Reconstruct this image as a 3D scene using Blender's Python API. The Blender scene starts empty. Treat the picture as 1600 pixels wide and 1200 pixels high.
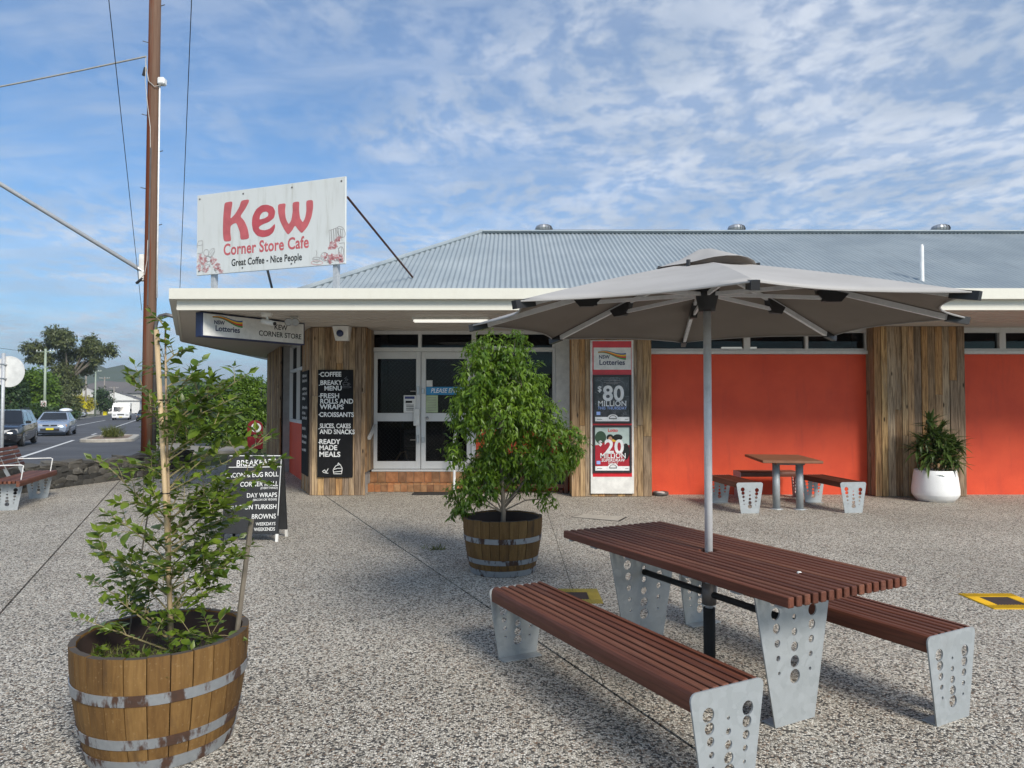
import bpy, bmesh, math, random
import numpy as np
from mathutils import Vector, Matrix
R = math.radians
SC = bpy.context.scene
COL = SC.collection
rng = random.Random(7)
nrng = np.random.default_rng(11)

# ------------------------------------------------------------------ camera
cam_d = bpy.data.cameras.new('camera'); cam = bpy.data.objects.new('camera', cam_d); COL.objects.link(cam)
cam_d.sensor_width = 36; cam_d.lens = 36 * 1110 / 1600
cam_d.clip_start = 0.05; cam_d.clip_end = 9000
cam.location = (0, 0, 1.6); cam.rotation_euler = (R(90 + 1.55), 0, 0)
SC.camera = cam
# ------------------------------------------------------------------ sun, sky, exposure
SUN = Vector((0.62, -1.0, 0.86)).normalized()
sun_d = bpy.data.lights.new('sun', 'SUN'); sun = bpy.data.objects.new('sun', sun_d); COL.objects.link(sun)
sun_d.energy = 3.3; sun_d.angle = R(18.0); sun_d.color = (1.0, 0.93, 0.82)
sun.rotation_euler = SUN.to_track_quat('Z', 'Y').to_euler(); sun.location = SUN * 40
SC.view_settings.view_transform = 'Standard'; SC.view_settings.look = 'None'
SC.view_settings.exposure = 0.48; SC.view_settings.gamma = 1
SC.cycles.use_denoising = True
SC.cycles.max_bounces = 8; SC.cycles.transparent_max_bounces = 12
SC.cycles.sample_clamp_indirect = 6

def node(nt, t, ins=None, **props):
    n = nt.nodes.new(t)
    for k, v in props.items(): setattr(n, k, v)
    for k, v in (ins or {}).items():
        s = n.inputs[k]
        if isinstance(v, bpy.types.NodeSocket): nt.links.new(v, s)
        else: s.default_value = v
    return n
def c4(c): return (c[0], c[1], c[2], 1.0)
def math_(nt, op, a, b=0.0, c=None):
    d = {0: a, 1: b}
    if c is not None: d[2] = c
    return node(nt, 'ShaderNodeMath', d, operation=op).outputs[0]
def vmath(nt, op, a, b=None, scale=None):
    n = nt.nodes.new('ShaderNodeVectorMath'); n.operation = op
    for i, v in ((0, a), (1, b)):
        if v is None: continue
        if isinstance(v, bpy.types.NodeSocket): nt.links.new(v, n.inputs[i])
        else: n.inputs[i].default_value = v
    if scale is not None:
        if isinstance(scale, bpy.types.NodeSocket): nt.links.new(scale, n.inputs['Scale'])
        else: n.inputs['Scale'].default_value = scale
    return n.outputs[0]
def noise(nt, vec, scale, detail=4.0, rough=0.55, dist=0.0, col=False):
    n = node(nt, 'ShaderNodeTexNoise', {'Vector': vec, 'Scale': scale, 'Detail': detail, 'Roughness': rough, 'Distortion': dist})
    return n.outputs['Color' if col else 'Fac']
def ramp(nt, fac, stops, interp='LINEAR'):
    n = nt.nodes.new('ShaderNodeValToRGB'); nt.links.new(fac, n.inputs[0])
    cr = n.color_ramp; cr.interpolation = interp
    while len(cr.elements) < len(stops): cr.elements.new(0.5)
    for e, (p, c) in zip(cr.elements, stops):
        e.position = p
        e.color = c4(c) if not isinstance(c, (int, float)) else (c, c, c, 1)
    return n.outputs[0]
def mix(nt, fac, a, b, blend='MIX'):
    n = nt.nodes.new('ShaderNodeMix'); n.data_type = 'RGBA'; n.blend_type = blend
    for i, v in ((0, fac), (6, a), (7, b)):
        if isinstance(v, bpy.types.NodeSocket): nt.links.new(v, n.inputs[i])
        elif i == 0: n.inputs[0].default_value = v
        else: n.inputs[i].default_value = c4(v) if not isinstance(v, (int, float)) else (v, v, v, 1)
    return n.outputs[2]
def maprange(nt, v, a, b, c=0.0, d=1.0, smooth=True):
    return node(nt, 'ShaderNodeMapRange', {0: v, 1: a, 2: b, 3: c, 4: d}, interpolation_type='SMOOTHSTEP' if smooth else 'LINEAR').outputs[0]

world = bpy.data.worlds.new('World'); SC.world = world; world.use_nodes = True
def build_world():
    nt = world.node_tree; nt.nodes.clear()
    out = node(nt, 'ShaderNodeOutputWorld')
    sky = node(nt, 'ShaderNodeTexSky', sky_type='NISHITA')
    sky.sun_disc = False
    sky.sun_elevation = math.asin(SUN.z); sky.sun_rotation = math.atan2(SUN.x, SUN.y)
    sky.altitude = 20; sky.air_density = 1.0; sky.dust_density = 0.6; sky.ozone_density = 2.2
    tc = node(nt, 'ShaderNodeTexCoord').outputs['Generated']
    sep = node(nt, 'ShaderNodeSeparateXYZ', {0: tc}).outputs
    zz = math_(nt, 'ADD', math_(nt, 'MAXIMUM', sep[2], 0.0), 0.10)
    px = math_(nt, 'DIVIDE', sep[0], zz); py = math_(nt, 'DIVIDE', sep[1], zz)
    v = node(nt, 'ShaderNodeCombineXYZ', {0: px, 1: py, 2: 0.0}).outputs[0]
    warp = vmath(nt, 'SCALE', vmath(nt, 'SUBTRACT', noise(nt, v, 0.9, 3, 0.5, col=True), (0.5, 0.5, 0.5)), scale=0.35)
    vw = vmath(nt, 'ADD', v, warp)
    cover = noise(nt, vmath(nt, 'ADD', v, (3.7, 1.9, 0.0)), 0.42, 3, 0.5)
    mott = noise(nt, vmath(nt, 'MULTIPLY', vw, (1.0, 0.8, 1.0)), 13.0, 4, 0.55)
    streak = noise(nt, vmath(nt, 'MULTIPLY', vw, (0.55, 2.1, 1.0)), 1.3, 6, 0.6)
    # thin veil plus mottled altocumulus where the coverage is high
    a = math_(nt, 'MULTIPLY', maprange(nt, math_(nt, 'ADD', cover, math_(nt, 'MULTIPLY', math_(nt, 'SUBTRACT', noise(nt, v, 1.9, 3, 0.5), 0.5), 0.42)), 0.26, 0.58), math_(nt, 'ADD', 0.30, math_(nt, 'MULTIPLY', maprange(nt, mott, 0.34, 0.64), 0.70)))
    b = math_(nt, 'MULTIPLY', maprange(nt, streak, 0.40, 0.74), 0.55)
    cl = math_(nt, 'MAXIMUM', math_(nt, 'MULTIPLY', a, 0.74), b)
    cl = math_(nt, 'MINIMUM', math_(nt, 'ADD', cl, math_(nt, 'MULTIPLY', maprange(nt, cover, 0.25, 0.7), 0.14)), 0.95)
    shade = noise(nt, vw, 2.3, 4, 0.5)
    ccol = mix(nt, maprange(nt, shade, 0.35, 0.7), (3.6, 4.15, 4.95), (5.6, 5.95, 6.5))
    skyc = mix(nt, 1.0, sky.outputs[0], (0.52, 0.84, 1.06), 'MULTIPLY')
    colr = mix(nt, cl, skyc, ccol)
    bg = node(nt, 'ShaderNodeBackground', {'Color': colr, 'Strength': 0.108})
    nt.links.new(bg.outputs[0], out.inputs[0])
build_world()

# ------------------------------------------------------------------ materials
MATS = {}
def newmat(name):
    m = bpy.data.materials.new(name); m.use_nodes = True; nt = m.node_tree
    b = nt.nodes['Principled BSDF']; MATS[name] = m
    return m, nt, b
def gpos(nt): return node(nt, 'ShaderNodeNewGeometry').outputs['Position']
def opos(nt): return node(nt, 'ShaderNodeTexCoord').outputs['Object']
def orand(nt): return node(nt, 'ShaderNodeObjectInfo').outputs['Random']
def setin(nt, b, **kw):
    names = dict(col='Base Color', rough='Roughness', metal='Metallic', normal='Normal', spec='Specular IOR Level', alpha='Alpha')
    for k, v in kw.items():
        s = b.inputs[names[k]]
        if isinstance(v, bpy.types.NodeSocket): nt.links.new(v, s)
        elif k == 'col': s.default_value = c4(v)
        else: s.default_value = v
def bump(nt, h, strength=0.3, dist=0.01):
    return node(nt, 'ShaderNodeBump', {'Height': h, 'Strength': strength, 'Distance': dist}).outputs[0]
def rvec(nt, base):
    "position shifted by the object's own random number, so alike pieces differ"
    r = orand(nt); s = math_(nt, 'MULTIPLY', r, 57.0)
    return vmath(nt, 'ADD', base, node(nt, 'ShaderNodeCombineXYZ', {0: s, 1: s, 2: s}).outputs[0])

def flat(name, col, rough=0.6, metal=0.0, var=0.12, scale=6.0, spec=0.5, bmp=0.0):
    m, nt, b = newmat(name)
    n = noise(nt, gpos(nt), scale, 5, 0.6)
    c = mix(nt, maprange(nt, n, 0.3, 0.7), [x * (1 - var) for x in col], [min(1, x * (1 + var)) for x in col])
    setin(nt, b, col=c, rough=rough, metal=metal, spec=spec)
    if bmp: setin(nt, b, normal=bump(nt, noise(nt, gpos(nt), scale * 12, 4), bmp, 0.004))
    return m

def mat_aggregate():
    m, nt, b = newmat('exposed_aggregate'); p = gpos(nt)
    v1 = node(nt, 'ShaderNodeTexVoronoi', {'Vector': p, 'Scale': 88.0, 'Randomness': 1.0}, feature='F1')
    e1 = node(nt, 'ShaderNodeTexVoronoi', {'Vector': p, 'Scale': 88.0, 'Randomness': 1.0}, feature='DISTANCE_TO_EDGE').outputs['Distance']
    rnd = node(nt, 'ShaderNodeSeparateColor', {0: v1.outputs['Color']}).outputs
    stone = ramp(nt, rnd[0], [(0.0, (0.036, 0.036, 0.037)), (0.21, (0.062, 0.060, 0.058)), (0.29, (0.31, 0.285, 0.245)), (0.5, (0.61, 0.57, 0.49)),
                              (0.72, (0.76, 0.72, 0.64)), (1.0, (0.88, 0.85, 0.78))])
    warm = mix(nt, math_(nt, 'MULTIPLY', maprange(nt, rnd[1], 0.8, 0.95), 0.55), stone, (0.30, 0.17, 0.09))
    mort = mix(nt, maprange(nt, e1, 0.01, 0.10), (0.18, 0.165, 0.14), warm)
    big = noise(nt, p, 0.55, 5, 0.6); mid = noise(nt, p, 2.6, 4, 0.6)
    stain = mix(nt, maprange(nt, big, 0.32, 0.72), (0.82, 0.80, 0.77), (1.04, 1.02, 0.99))
    stain = mix(nt, math_(nt, 'MULTIPLY', maprange(nt, mid, 0.55, 0.75), 0.35), stain, (0.70, 0.61, 0.52))
    gum = node(nt, 'ShaderNodeTexVoronoi', {'Vector': p, 'Scale': 1.7, 'Randomness': 1.0}, feature='F1').outputs['Distance']
    stain = mix(nt, math_(nt, 'MULTIPLY', maprange(nt, gum, 0.050, 0.030), 0.55), stain, (0.30, 0.28, 0.26))
    patch = noise(nt, vmath(nt, 'MULTIPLY', p, (1.0, 0.45, 1.0)), 1.1, 6, 0.7, 0.8)
    stain = mix(nt, math_(nt, 'MULTIPLY', maprange(nt, patch, 0.56, 0.72), 0.40), stain, (0.55, 0.51, 0.46))
    colr = mix(nt, 1.0, mort, stain, 'MULTIPLY')
    h = math_(nt, 'ADD', maprange(nt, e1, 0.0, 0.25), math_(nt, 'MULTIPLY', rnd[2], 0.6))
    setin(nt, b, col=colr, rough=0.72, normal=bump(nt, h, 0.7, 0.006))
def mat_asphalt():
    m, nt, b = newmat('asphalt'); p = gpos(nt)
    n = noise(nt, p, 60, 4, 0.7); g = noise(nt, p, 0.35, 5, 0.6)
    c = mix(nt, maprange(nt, n, 0.3, 0.75), (0.055, 0.056, 0.060), (0.115, 0.115, 0.12))
    c = mix(nt, 1.0, c, mix(nt, maprange(nt, g, 0.35, 0.7), (0.75, 0.75, 0.77), (1.1, 1.1, 1.1)), 'MULTIPLY')
    setin(nt, b, col=c, rough=0.85, normal=bump(nt, n, 0.4, 0.006))
def mat_plank(name, stops):
    m, nt, b = newmat(name); p = rvec(nt, gpos(nt)); r = orand(nt)
    base = ramp(nt, r, stops)
    gr = noise(nt, vmath(nt, 'MULTIPLY', p, (26, 26, 1.6)), 1.6, 6, 0.65, 0.6)
    blot = noise(nt, vmath(nt, 'MULTIPLY', p, (4, 4, 1.1)), 1.4, 5, 0.6)
    kn = node(nt, 'ShaderNodeTexVoronoi', {'Vector': vmath(nt, 'MULTIPLY', p, (7, 7, 2.2)), 'Scale': 1.0}).outputs['Distance']
    c = mix(nt, maprange(nt, gr, 0.32, 0.66), mix(nt, 1.0, base, (0.36, 0.33, 0.31), 'MULTIPLY'), base)
    c = mix(nt, math_(nt, 'MULTIPLY', maprange(nt, blot, 0.55, 0.76), 0.55), c, (0.085, 0.066, 0.05))
    c = mix(nt, math_(nt, 'MULTIPLY', maprange(nt, blot, 0.46, 0.26), 0.40), c, (0.30, 0.26, 0.21))
    c = mix(nt, maprange(nt, kn, 0.13, 0.05), c, (0.035, 0.022, 0.014))
    setin(nt, b, col=c, rough=0.85, spec=0.25, normal=bump(nt, gr, 0.5, 0.004))
def mat_slat():
    m, nt, b = newmat('stained_slat'); p = rvec(nt, opos(nt)); r = orand(nt)
    gr = noise(nt, vmath(nt, 'MULTIPLY', p, (1.3, 30, 30)), 2.2, 6, 0.6, 0.4)
    base = ramp(nt, r, [(0, (0.105, 0.034, 0.020)), (0.35, (0.175, 0.058, 0.032)), (0.7, (0.14, 0.050, 0.030)), (1, (0.225, 0.088, 0.050))])
    c = mix(nt, maprange(nt, gr, 0.3, 0.75), mix(nt, 1.0, base, (0.62, 0.6, 0.6), 'MULTIPLY'), base)
    w = noise(nt, vmath(nt, 'MULTIPLY', p, (2.5, 8, 8)), 1.0, 4)
    c = mix(nt, math_(nt, 'MULTIPLY', maprange(nt, w, 0.55, 0.8), 0.3), c, (0.24, 0.13, 0.10))
    setin(nt, b, col=c, rough=0.55, spec=0.35, normal=bump(nt, gr, 0.25, 0.002))
def mat_galv(name='galvanised', scale=26, base=((0.31, 0.335, 0.345), (0.355, 0.38, 0.395))):
    m, nt, b = newmat(name); p = rvec(nt, opos(nt))
    pw = vmath(nt, 'ADD', p, vmath(nt, 'SCALE', noise(nt, p, 18, 3, col=True), scale=0.05))
    v = node(nt, 'ShaderNodeTexVoronoi', {'Vector': pw, 'Scale': float(scale)}, feature='F1')
    s = node(nt, 'ShaderNodeSeparateColor', {0: v.outputs['Color']}).outputs
    c = mix(nt, s[0], base[0], base[1])
    st = noise(nt, p, 5, 5, 0.65)
    c = mix(nt, math_(nt, 'MULTIPLY', maprange(nt, st, 0.5, 0.75), 0.5), c, (0.42, 0.44, 0.45))
    d = noise(nt, p, 3.5, 5, 0.65)
    c = mix(nt, math_(nt, 'MULTIPLY', maprange(nt, d, 0.56, 0.8), 0.3), c, (0.22, 0.21, 0.20))
    setin(nt, b, col=c, rough=mix(nt, s[1], 0.45, 0.6), metal=0.25, normal=bump(nt, st, 0.08, 0.003))
def mat_barrel():
    m, nt, b = newmat('barrel_oak'); p = rvec(nt, gpos(nt)); r = orand(nt); z = node(nt, 'ShaderNodeSeparateXYZ', {0: gpos(nt)}).outputs[2]
    base = ramp(nt, r, [(0, (0.135, 0.072, 0.023)), (0.35, (0.195, 0.108, 0.034)), (0.7, (0.165, 0.088, 0.027)), (1, (0.235, 0.135, 0.045))])
    gr = noise(nt, vmath(nt, 'MULTIPLY', p, (38, 38, 3.0)), 1.3, 6, 0.6, 0.3)
    bl = noise(nt, vmath(nt, 'MULTIPLY', p, (5, 5, 1.6)), 1.5, 6, 0.65)
    c = mix(nt, maprange(nt, gr, 0.3, 0.72), mix(nt, 1.0, base, (0.68, 0.64, 0.6), 'MULTIPLY'), base)
    c = mix(nt, math_(nt, 'MULTIPLY', maprange(nt, bl, 0.50, 0.74), 0.75), c, (0.045, 0.026, 0.014))
    spk = noise(nt, p, 70, 2, 0.5)
    c = mix(nt, math_(nt, 'MULTIPLY', maprange(nt, spk, 0.62, 0.72), 0.25), c, (0.34, 0.24, 0.13))
    nz = node(nt, 'ShaderNodeSeparateXYZ', {0: node(nt, 'ShaderNodeNewGeometry').outputs['True Normal']}).outputs[2]
    c = mix(nt, maprange(nt, nz, 0.7, 0.9), c, (0.075, 0.062, 0.052))
    setin(nt, b, col=c, rough=0.75, spec=0.3, normal=bump(nt, gr, 0.35, 0.003))
def mat_hoop():
    m, nt, b = newmat('hoop_steel'); p = rvec(nt, opos(nt))
    n = noise(nt, vmath(nt, 'MULTIPLY', p, (9, 9, 3)), 1.2, 5, 0.6); f = noise(nt, p, 40, 4)
    z = mix(nt, f, (0.25, 0.27, 0.29), (0.38, 0.40, 0.42))
    rust = mix(nt, f, (0.028, 0.018, 0.014), (0.085, 0.038, 0.021))
    k = maprange(nt, math_(nt, 'ADD', n, math_(nt, 'MULTIPLY', math_(nt, 'SUBTRACT', f, 0.5), 0.12)), 0.50, 0.60)
    setin(nt, b, col=mix(nt, k, z, rust), metal=math_(nt, 'MULTIPLY', math_(nt, 'SUBTRACT', 1.0, k), 0.5), rough=mix(nt, k, 0.42, 0.9))
def leafmat(name, c0, c1, trans=0.35, rough=0.42, spec=0.4):
    m, nt, b = newmat(name)
    out = nt.nodes['Material Output']
    n = noise(nt, gpos(nt), 17.0, 2, 0.5); n2 = noise(nt, gpos(nt), 3.0, 3, 0.5)
    w = node(nt, 'ShaderNodeTexWhiteNoise', {0: vmath(nt, 'SCALE', gpos(nt), scale=9.0)}, noise_dimensions='3D').outputs[0]
    k = math_(nt, 'ADD', math_(nt, 'MULTIPLY', n, 0.7), math_(nt, 'MULTIPLY', n2, 0.5))
    c = mix(nt, maprange(nt, k, 0.4, 0.8), c0, c1)
    setin(nt, b, col=c, rough=rough, spec=spec)
    tr = node(nt, 'ShaderNodeBsdfTranslucent', {'Color': mix(nt, 0.5, c, [min(1, x * 1.6) for x in c1])})
    ms = node(nt, 'ShaderNodeMixShader', {0: trans, 1: b.outputs[0], 2: tr.outputs[0]})
    nt.links.new(ms.outputs[0], out.inputs[0])
def mat_glass(name, tint, refl=0.06):
    m, nt, b = newmat(name); out = nt.nodes['Material Output']
    t = node(nt, 'ShaderNodeBsdfTransparent', {'Color': c4(tint)})
    g = node(nt, 'ShaderNodeBsdfGlossy', {'Color': (1, 1, 1, 1), 'Roughness': 0.01})
    lw = node(nt, 'ShaderNodeFresnel', {'IOR': 1.28}).outputs[0]
    ms = node(nt, 'ShaderNodeMixShader', {0: lw, 1: t.outputs[0], 2: g.outputs[0]})
    nt.links.new(ms.outputs[0], out.inputs[0])
def mat_paint_red():
    m, nt, b = newmat('red_wall_paint'); p = gpos(nt)
    n = noise(nt, p, 1.6, 5, 0.6); s = noise(nt, vmath(nt, 'MULTIPLY', p, (6, 6, 0.9)), 1.5, 5, 0.6); f = noise(nt, p, 90, 3)
    c = mix(nt, maprange(nt, n, 0.3, 0.7), (0.58, 0.052, 0.013), (0.68, 0.072, 0.019))
    c = mix(nt, math_(nt, 'MULTIPLY', maprange(nt, s, 0.52, 0.78), 0.38), c, (0.40, 0.036, 0.016))
    sc_ = noise(nt, vmath(nt, 'MULTIPLY', p, (1.5, 1.5, 7.0)), 2.2, 6, 0.7)
    c = mix(nt, math_(nt, 'MULTIPLY', maprange(nt, sc_, 0.60, 0.74), 0.22), c, (0.72, 0.15, 0.08))
    brick = node(nt, 'ShaderNodeTexBrick', {'Vector': node(nt, 'ShaderNodeMapping', {0: p, 2: (R(90), 0, 0)}).outputs[0], 'Scale': 1.0, 'Mortar Size': 0.008, 'Brick Width': 0.4, 'Row Height': 0.2, 'Mortar Smooth': 0.6}).outputs['Fac']
    h = math_(nt, 'SUBTRACT', math_(nt, 'MULTIPLY', f, 0.4), math_(nt, 'MULTIPLY', brick, 0.0))
    setin(nt, b, col=c, rough=0.62, normal=bump(nt, h, 0.25, 0.004))
def mat_white_weathered(name, col, dirt=(0.35, 0.35, 0.30), amt=0.5):
    m, nt, b = newmat(name); p = gpos(nt)
    s = noise(nt, vmath(nt, 'MULTIPLY', p, (9, 9, 1.0)), 1.3, 6, 0.65); n = noise(nt, p, 2.0, 5, 0.6)
    k = math_(nt, 'MULTIPLY', maprange(nt, s, 0.48, 0.78), amt)
    c = mix(nt, k, col, dirt)
    c = mix(nt, math_(nt, 'MULTIPLY', maprange(nt, n, 0.5, 0.8), 0.25), c, [x * 0.75 for x in col])
    setin(nt, b, col=c, rough=0.5)
def mat_roof():
    m, nt, b = newmat('roof_steel'); p = gpos(nt)
    n = noise(nt, p, 0.9, 5, 0.6); s = noise(nt, vmath(nt, 'MULTIPLY', p, (5, 0.5, 0.5)), 1.5, 4, 0.6)
    c = mix(nt, maprange(nt, n, 0.3, 0.7), (0.26, 0.305, 0.335), (0.32, 0.365, 0.39))
    c = mix(nt, math_(nt, 'MULTIPLY', maprange(nt, s, 0.5, 0.8), 0.3), c, (0.18, 0.20, 0.21))
    setin(nt, b, col=c, rough=0.60, metal=0.1)
def mat_timber_pole():
    m, nt, b = newmat('utility_timber'); p = gpos(nt); x = node(nt, 'ShaderNodeSeparateXYZ', {0: p}).outputs[0]
    gr = noise(nt, vmath(nt, 'MULTIPLY', p, (16, 16, 0.7)), 1.5, 7, 0.65, 0.5)
    f = noise(nt, vmath(nt, 'MULTIPLY', p, (5, 5, 0.3)), 1.6, 4)
    red = mix(nt, gr, (0.080, 0.020, 0.008), (0.205, 0.055, 0.022)); grey = mix(nt, gr, (0.075, 0.036, 0.022), (0.21, 0.135, 0.095))
    edge = math_(nt, 'ADD', math_(nt, 'SUBTRACT', x, -8.99), math_(nt, 'MULTIPLY', math_(nt, 'SUBTRACT', f, 0.5), 0.5))
    c = mix(nt, maprange(nt, edge, 0.0, 0.10), red, grey)
    setin(nt, b, col=c, rough=0.85, spec=0.2, normal=bump(nt, gr, 0.7, 0.012))
def mat_canopy(name='canopy_fabric', k=1.0, tint=(1, 1, 1)):
    m, nt, b = newmat(name); out = nt.nodes['Material Output']; p = gpos(nt)
    n = noise(nt, p, 3, 4); w = noise(nt, p, 240, 2)
    c = mix(nt, maprange(nt, n, 0.3, 0.7), (0.46, 0.445, 0.43), (0.52, 0.505, 0.49))
    c = mix(nt, math_(nt, 'MULTIPLY', w, 0.15), c, (0.3, 0.29, 0.28))
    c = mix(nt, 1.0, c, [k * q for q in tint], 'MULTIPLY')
    setin(nt, b, col=c, rough=0.9, spec=0.15)
    tr = node(nt, 'ShaderNodeBsdfTranslucent', {'Color': (0.40, 0.33, 0.27, 1)})
    ms = node(nt, 'ShaderNodeMixShader', {0: 0.10, 1: b.outputs[0], 2: tr.outputs[0]})
    nt.links.new(ms.outputs[0], out.inputs[0])
def mat_ground():
    m, nt, b = newmat('verge_grass'); p = gpos(nt)
    n = noise(nt, p, 0.6, 6, 0.65); f = noise(nt, p, 9, 4, 0.7)
    c = mix(nt, maprange(nt, n, 0.35, 0.7), (0.055, 0.075, 0.020), (0.15, 0.13, 0.055))
    c = mix(nt, math_(nt, 'MULTIPLY', f, 0.4), c, (0.04, 0.05, 0.015))
    setin(nt, b, col=c, rough=0.95, spec=0.1, normal=bump(nt, f, 0.6, 0.03))
def mat_stone():
    m, nt, b = newmat('dark_stone'); p = rvec(nt, gpos(nt)); r = orand(nt)
    base = ramp(nt, r, [(0, (0.028, 0.028, 0.028)), (0.4, (0.058, 0.056, 0.053)), (0.75, (0.090, 0.084, 0.075)), (1, (0.12, 0.115, 0.11))])
    n = noise(nt, p, 9, 6, 0.7); l = noise(nt, p, 5, 4, 0.6)
    c = mix(nt, n, mix(nt, 1.0, base, (0.5, 0.5, 0.5), 'MULTIPLY'), mix(nt, 1.0, base, (1.4, 1.38, 1.3), 'MULTIPLY'))
    c = mix(nt, math_(nt, 'MULTIPLY', maprange(nt, l, 0.6, 0.72), 0.5), c, (0.30, 0.29, 0.24))
    setin(nt, b, col=c, rough=0.9, normal=bump(nt, n, 0.8, 0.015))
def mat_tile():
    m, nt, b = newmat('step_tile'); p = rvec(nt, gpos(nt)); r = orand(nt)
    base = ramp(nt, r, [(0, (0.24, 0.11, 0.05)), (0.3, (0.48, 0.27, 0.13)), (0.6, (0.50, 0.21, 0.085)), (0.85, (0.36, 0.19, 0.09)), (1, (0.58, 0.38, 0.20))])
    n = noise(nt, p, 8, 4, 0.6)
    c = mix(nt, maprange(nt, n, 0.35, 0.7), mix(nt, 1.0, base, (0.6, 0.55, 0.5), 'MULTIPLY'), base)
    setin(nt, b, col=c, rough=0.4)
def mat_poster_dark():
    m, nt, b = newmat('poster_night'); p = gpos(nt)
    v = node(nt, 'ShaderNodeTexVoronoi', {'Vector': vmath(nt, 'ADD', p, vmath(nt, 'SCALE', noise(nt, p, 5, 4, col=True), scale=0.25)), 'Scale': 5.5}, feature='DISTANCE_TO_EDGE').outputs['Distance']
    n = noise(nt, p, 7, 5)
    c = mix(nt, maprange(nt, n, 0.35, 0.75), (0.012, 0.013, 0.018), (0.06, 0.06, 0.075))
    c = mix(nt, math_(nt, 'MULTIPLY', maprange(nt, v, 0.018, 0.0), 0.5), c, (0.30, 0.31, 0.35))
    setin(nt, b, col=c, rough=0.18)
def mat_stucco_soil():
    m, nt, b = newmat('potting_soil'); p = gpos(nt); n = noise(nt, p, 55, 5, 0.7)
    setin(nt, b, col=mix(nt, n, (0.018, 0.012, 0.008), (0.085, 0.055, 0.035)), rough=0.95, normal=bump(nt, n, 1.0, 0.02))

mat_aggregate(); mat_asphalt(); mat_slat(); mat_galv(); mat_barrel(); mat_hoop(); mat_paint_red(); mat_roof(); mat_timber_pole()
mat_canopy(k=0.86); mat_canopy('canopy_underside_shade', 0.50, (1.0, 0.91, 0.82)); mat_ground(); mat_stone(); mat_tile(); mat_poster_dark(); mat_stucco_soil()  # second canopy: underside copy of the fabric, darker and browner to paint in shade
mat_plank('reclaimed_plank', [(0, (0.27, 0.195, 0.135)), (0.2, (0.42, 0.30, 0.185)), (0.38, (0.30, 0.18, 0.09)), (0.55, (0.52, 0.30, 0.13)), (0.72, (0.43, 0.345, 0.25)), (0.86, (0.56, 0.36, 0.165)), (1, (0.36, 0.265, 0.175))])
mat_galv('pole_steel', 40, ((0.40, 0.42, 0.44), (0.50, 0.52, 0.54))); mat_galv('pole_alu', 60, ((0.70, 0.71, 0.72), (0.75, 0.76, 0.77)))
mat_white_weathered('sign_white', (0.60, 0.62, 0.61)); mat_white_weathered('fascia_paint', (0.64, 0.625, 0.55), (0.55, 0.53, 0.45), 0.3)
mat_white_weathered('frame_alu', (0.58, 0.58, 0.57), (0.36, 0.35, 0.33), 0.3); mat_white_weathered('soffit_paint', (0.50, 0.46, 0.41), (0.36, 0.33, 0.29), 0.3)
mat_white_weathered('pot_white', (0.80, 0.80, 0.79), (0.6, 0.58, 0.53), 0.25)
mat_white_weathered('pole_green', (0.30, 0.36, 0.28), (0.20, 0.20, 0.16), 0.6)
mat_white_weathered('pole_grey', (0.27, 0.24, 0.21), (0.16, 0.14, 0.12), 0.6)
mat_glass('window_glass', (0.40, 0.42, 0.43)); flat('pane_dark', (0.020, 0.019, 0.018), 0.75, spec=0.1)  # street pane painted matte dark, standing in for glass that mirrors no sky
leafmat('leaf_fig', (0.050, 0.11, 0.012), (0.165, 0.265, 0.024), 0.36, 0.38)
leafmat('leaf_sapling', (0.045, 0.09, 0.014), (0.17, 0.235, 0.026), 0.30, 0.33)
leafmat('leaf_palm', (0.028, 0.055, 0.012), (0.080, 0.125, 0.028), 0.2, 0.4)
leafmat('leaf_gum', (0.055, 0.075, 0.024), (0.14, 0.16, 0.058), 0.2, 0.5)
leafmat('leaf_hedge', (0.060, 0.125, 0.014), (0.16, 0.25, 0.028), 0.3, 0.45)
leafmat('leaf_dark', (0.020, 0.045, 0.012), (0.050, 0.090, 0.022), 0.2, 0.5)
leafmat('leaf_yellow', (0.30, 0.27, 0.015), (0.50, 0.44, 0.02), 0.3, 0.5)
leafmat('leaf_grass', (0.075, 0.11, 0.022), (0.19, 0.20, 0.06), 0.3, 0.5)
leafmat('leaf_dry', (0.14, 0.075, 0.03), (0.24, 0.15, 0.07), 0.2, 0.6)
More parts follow.
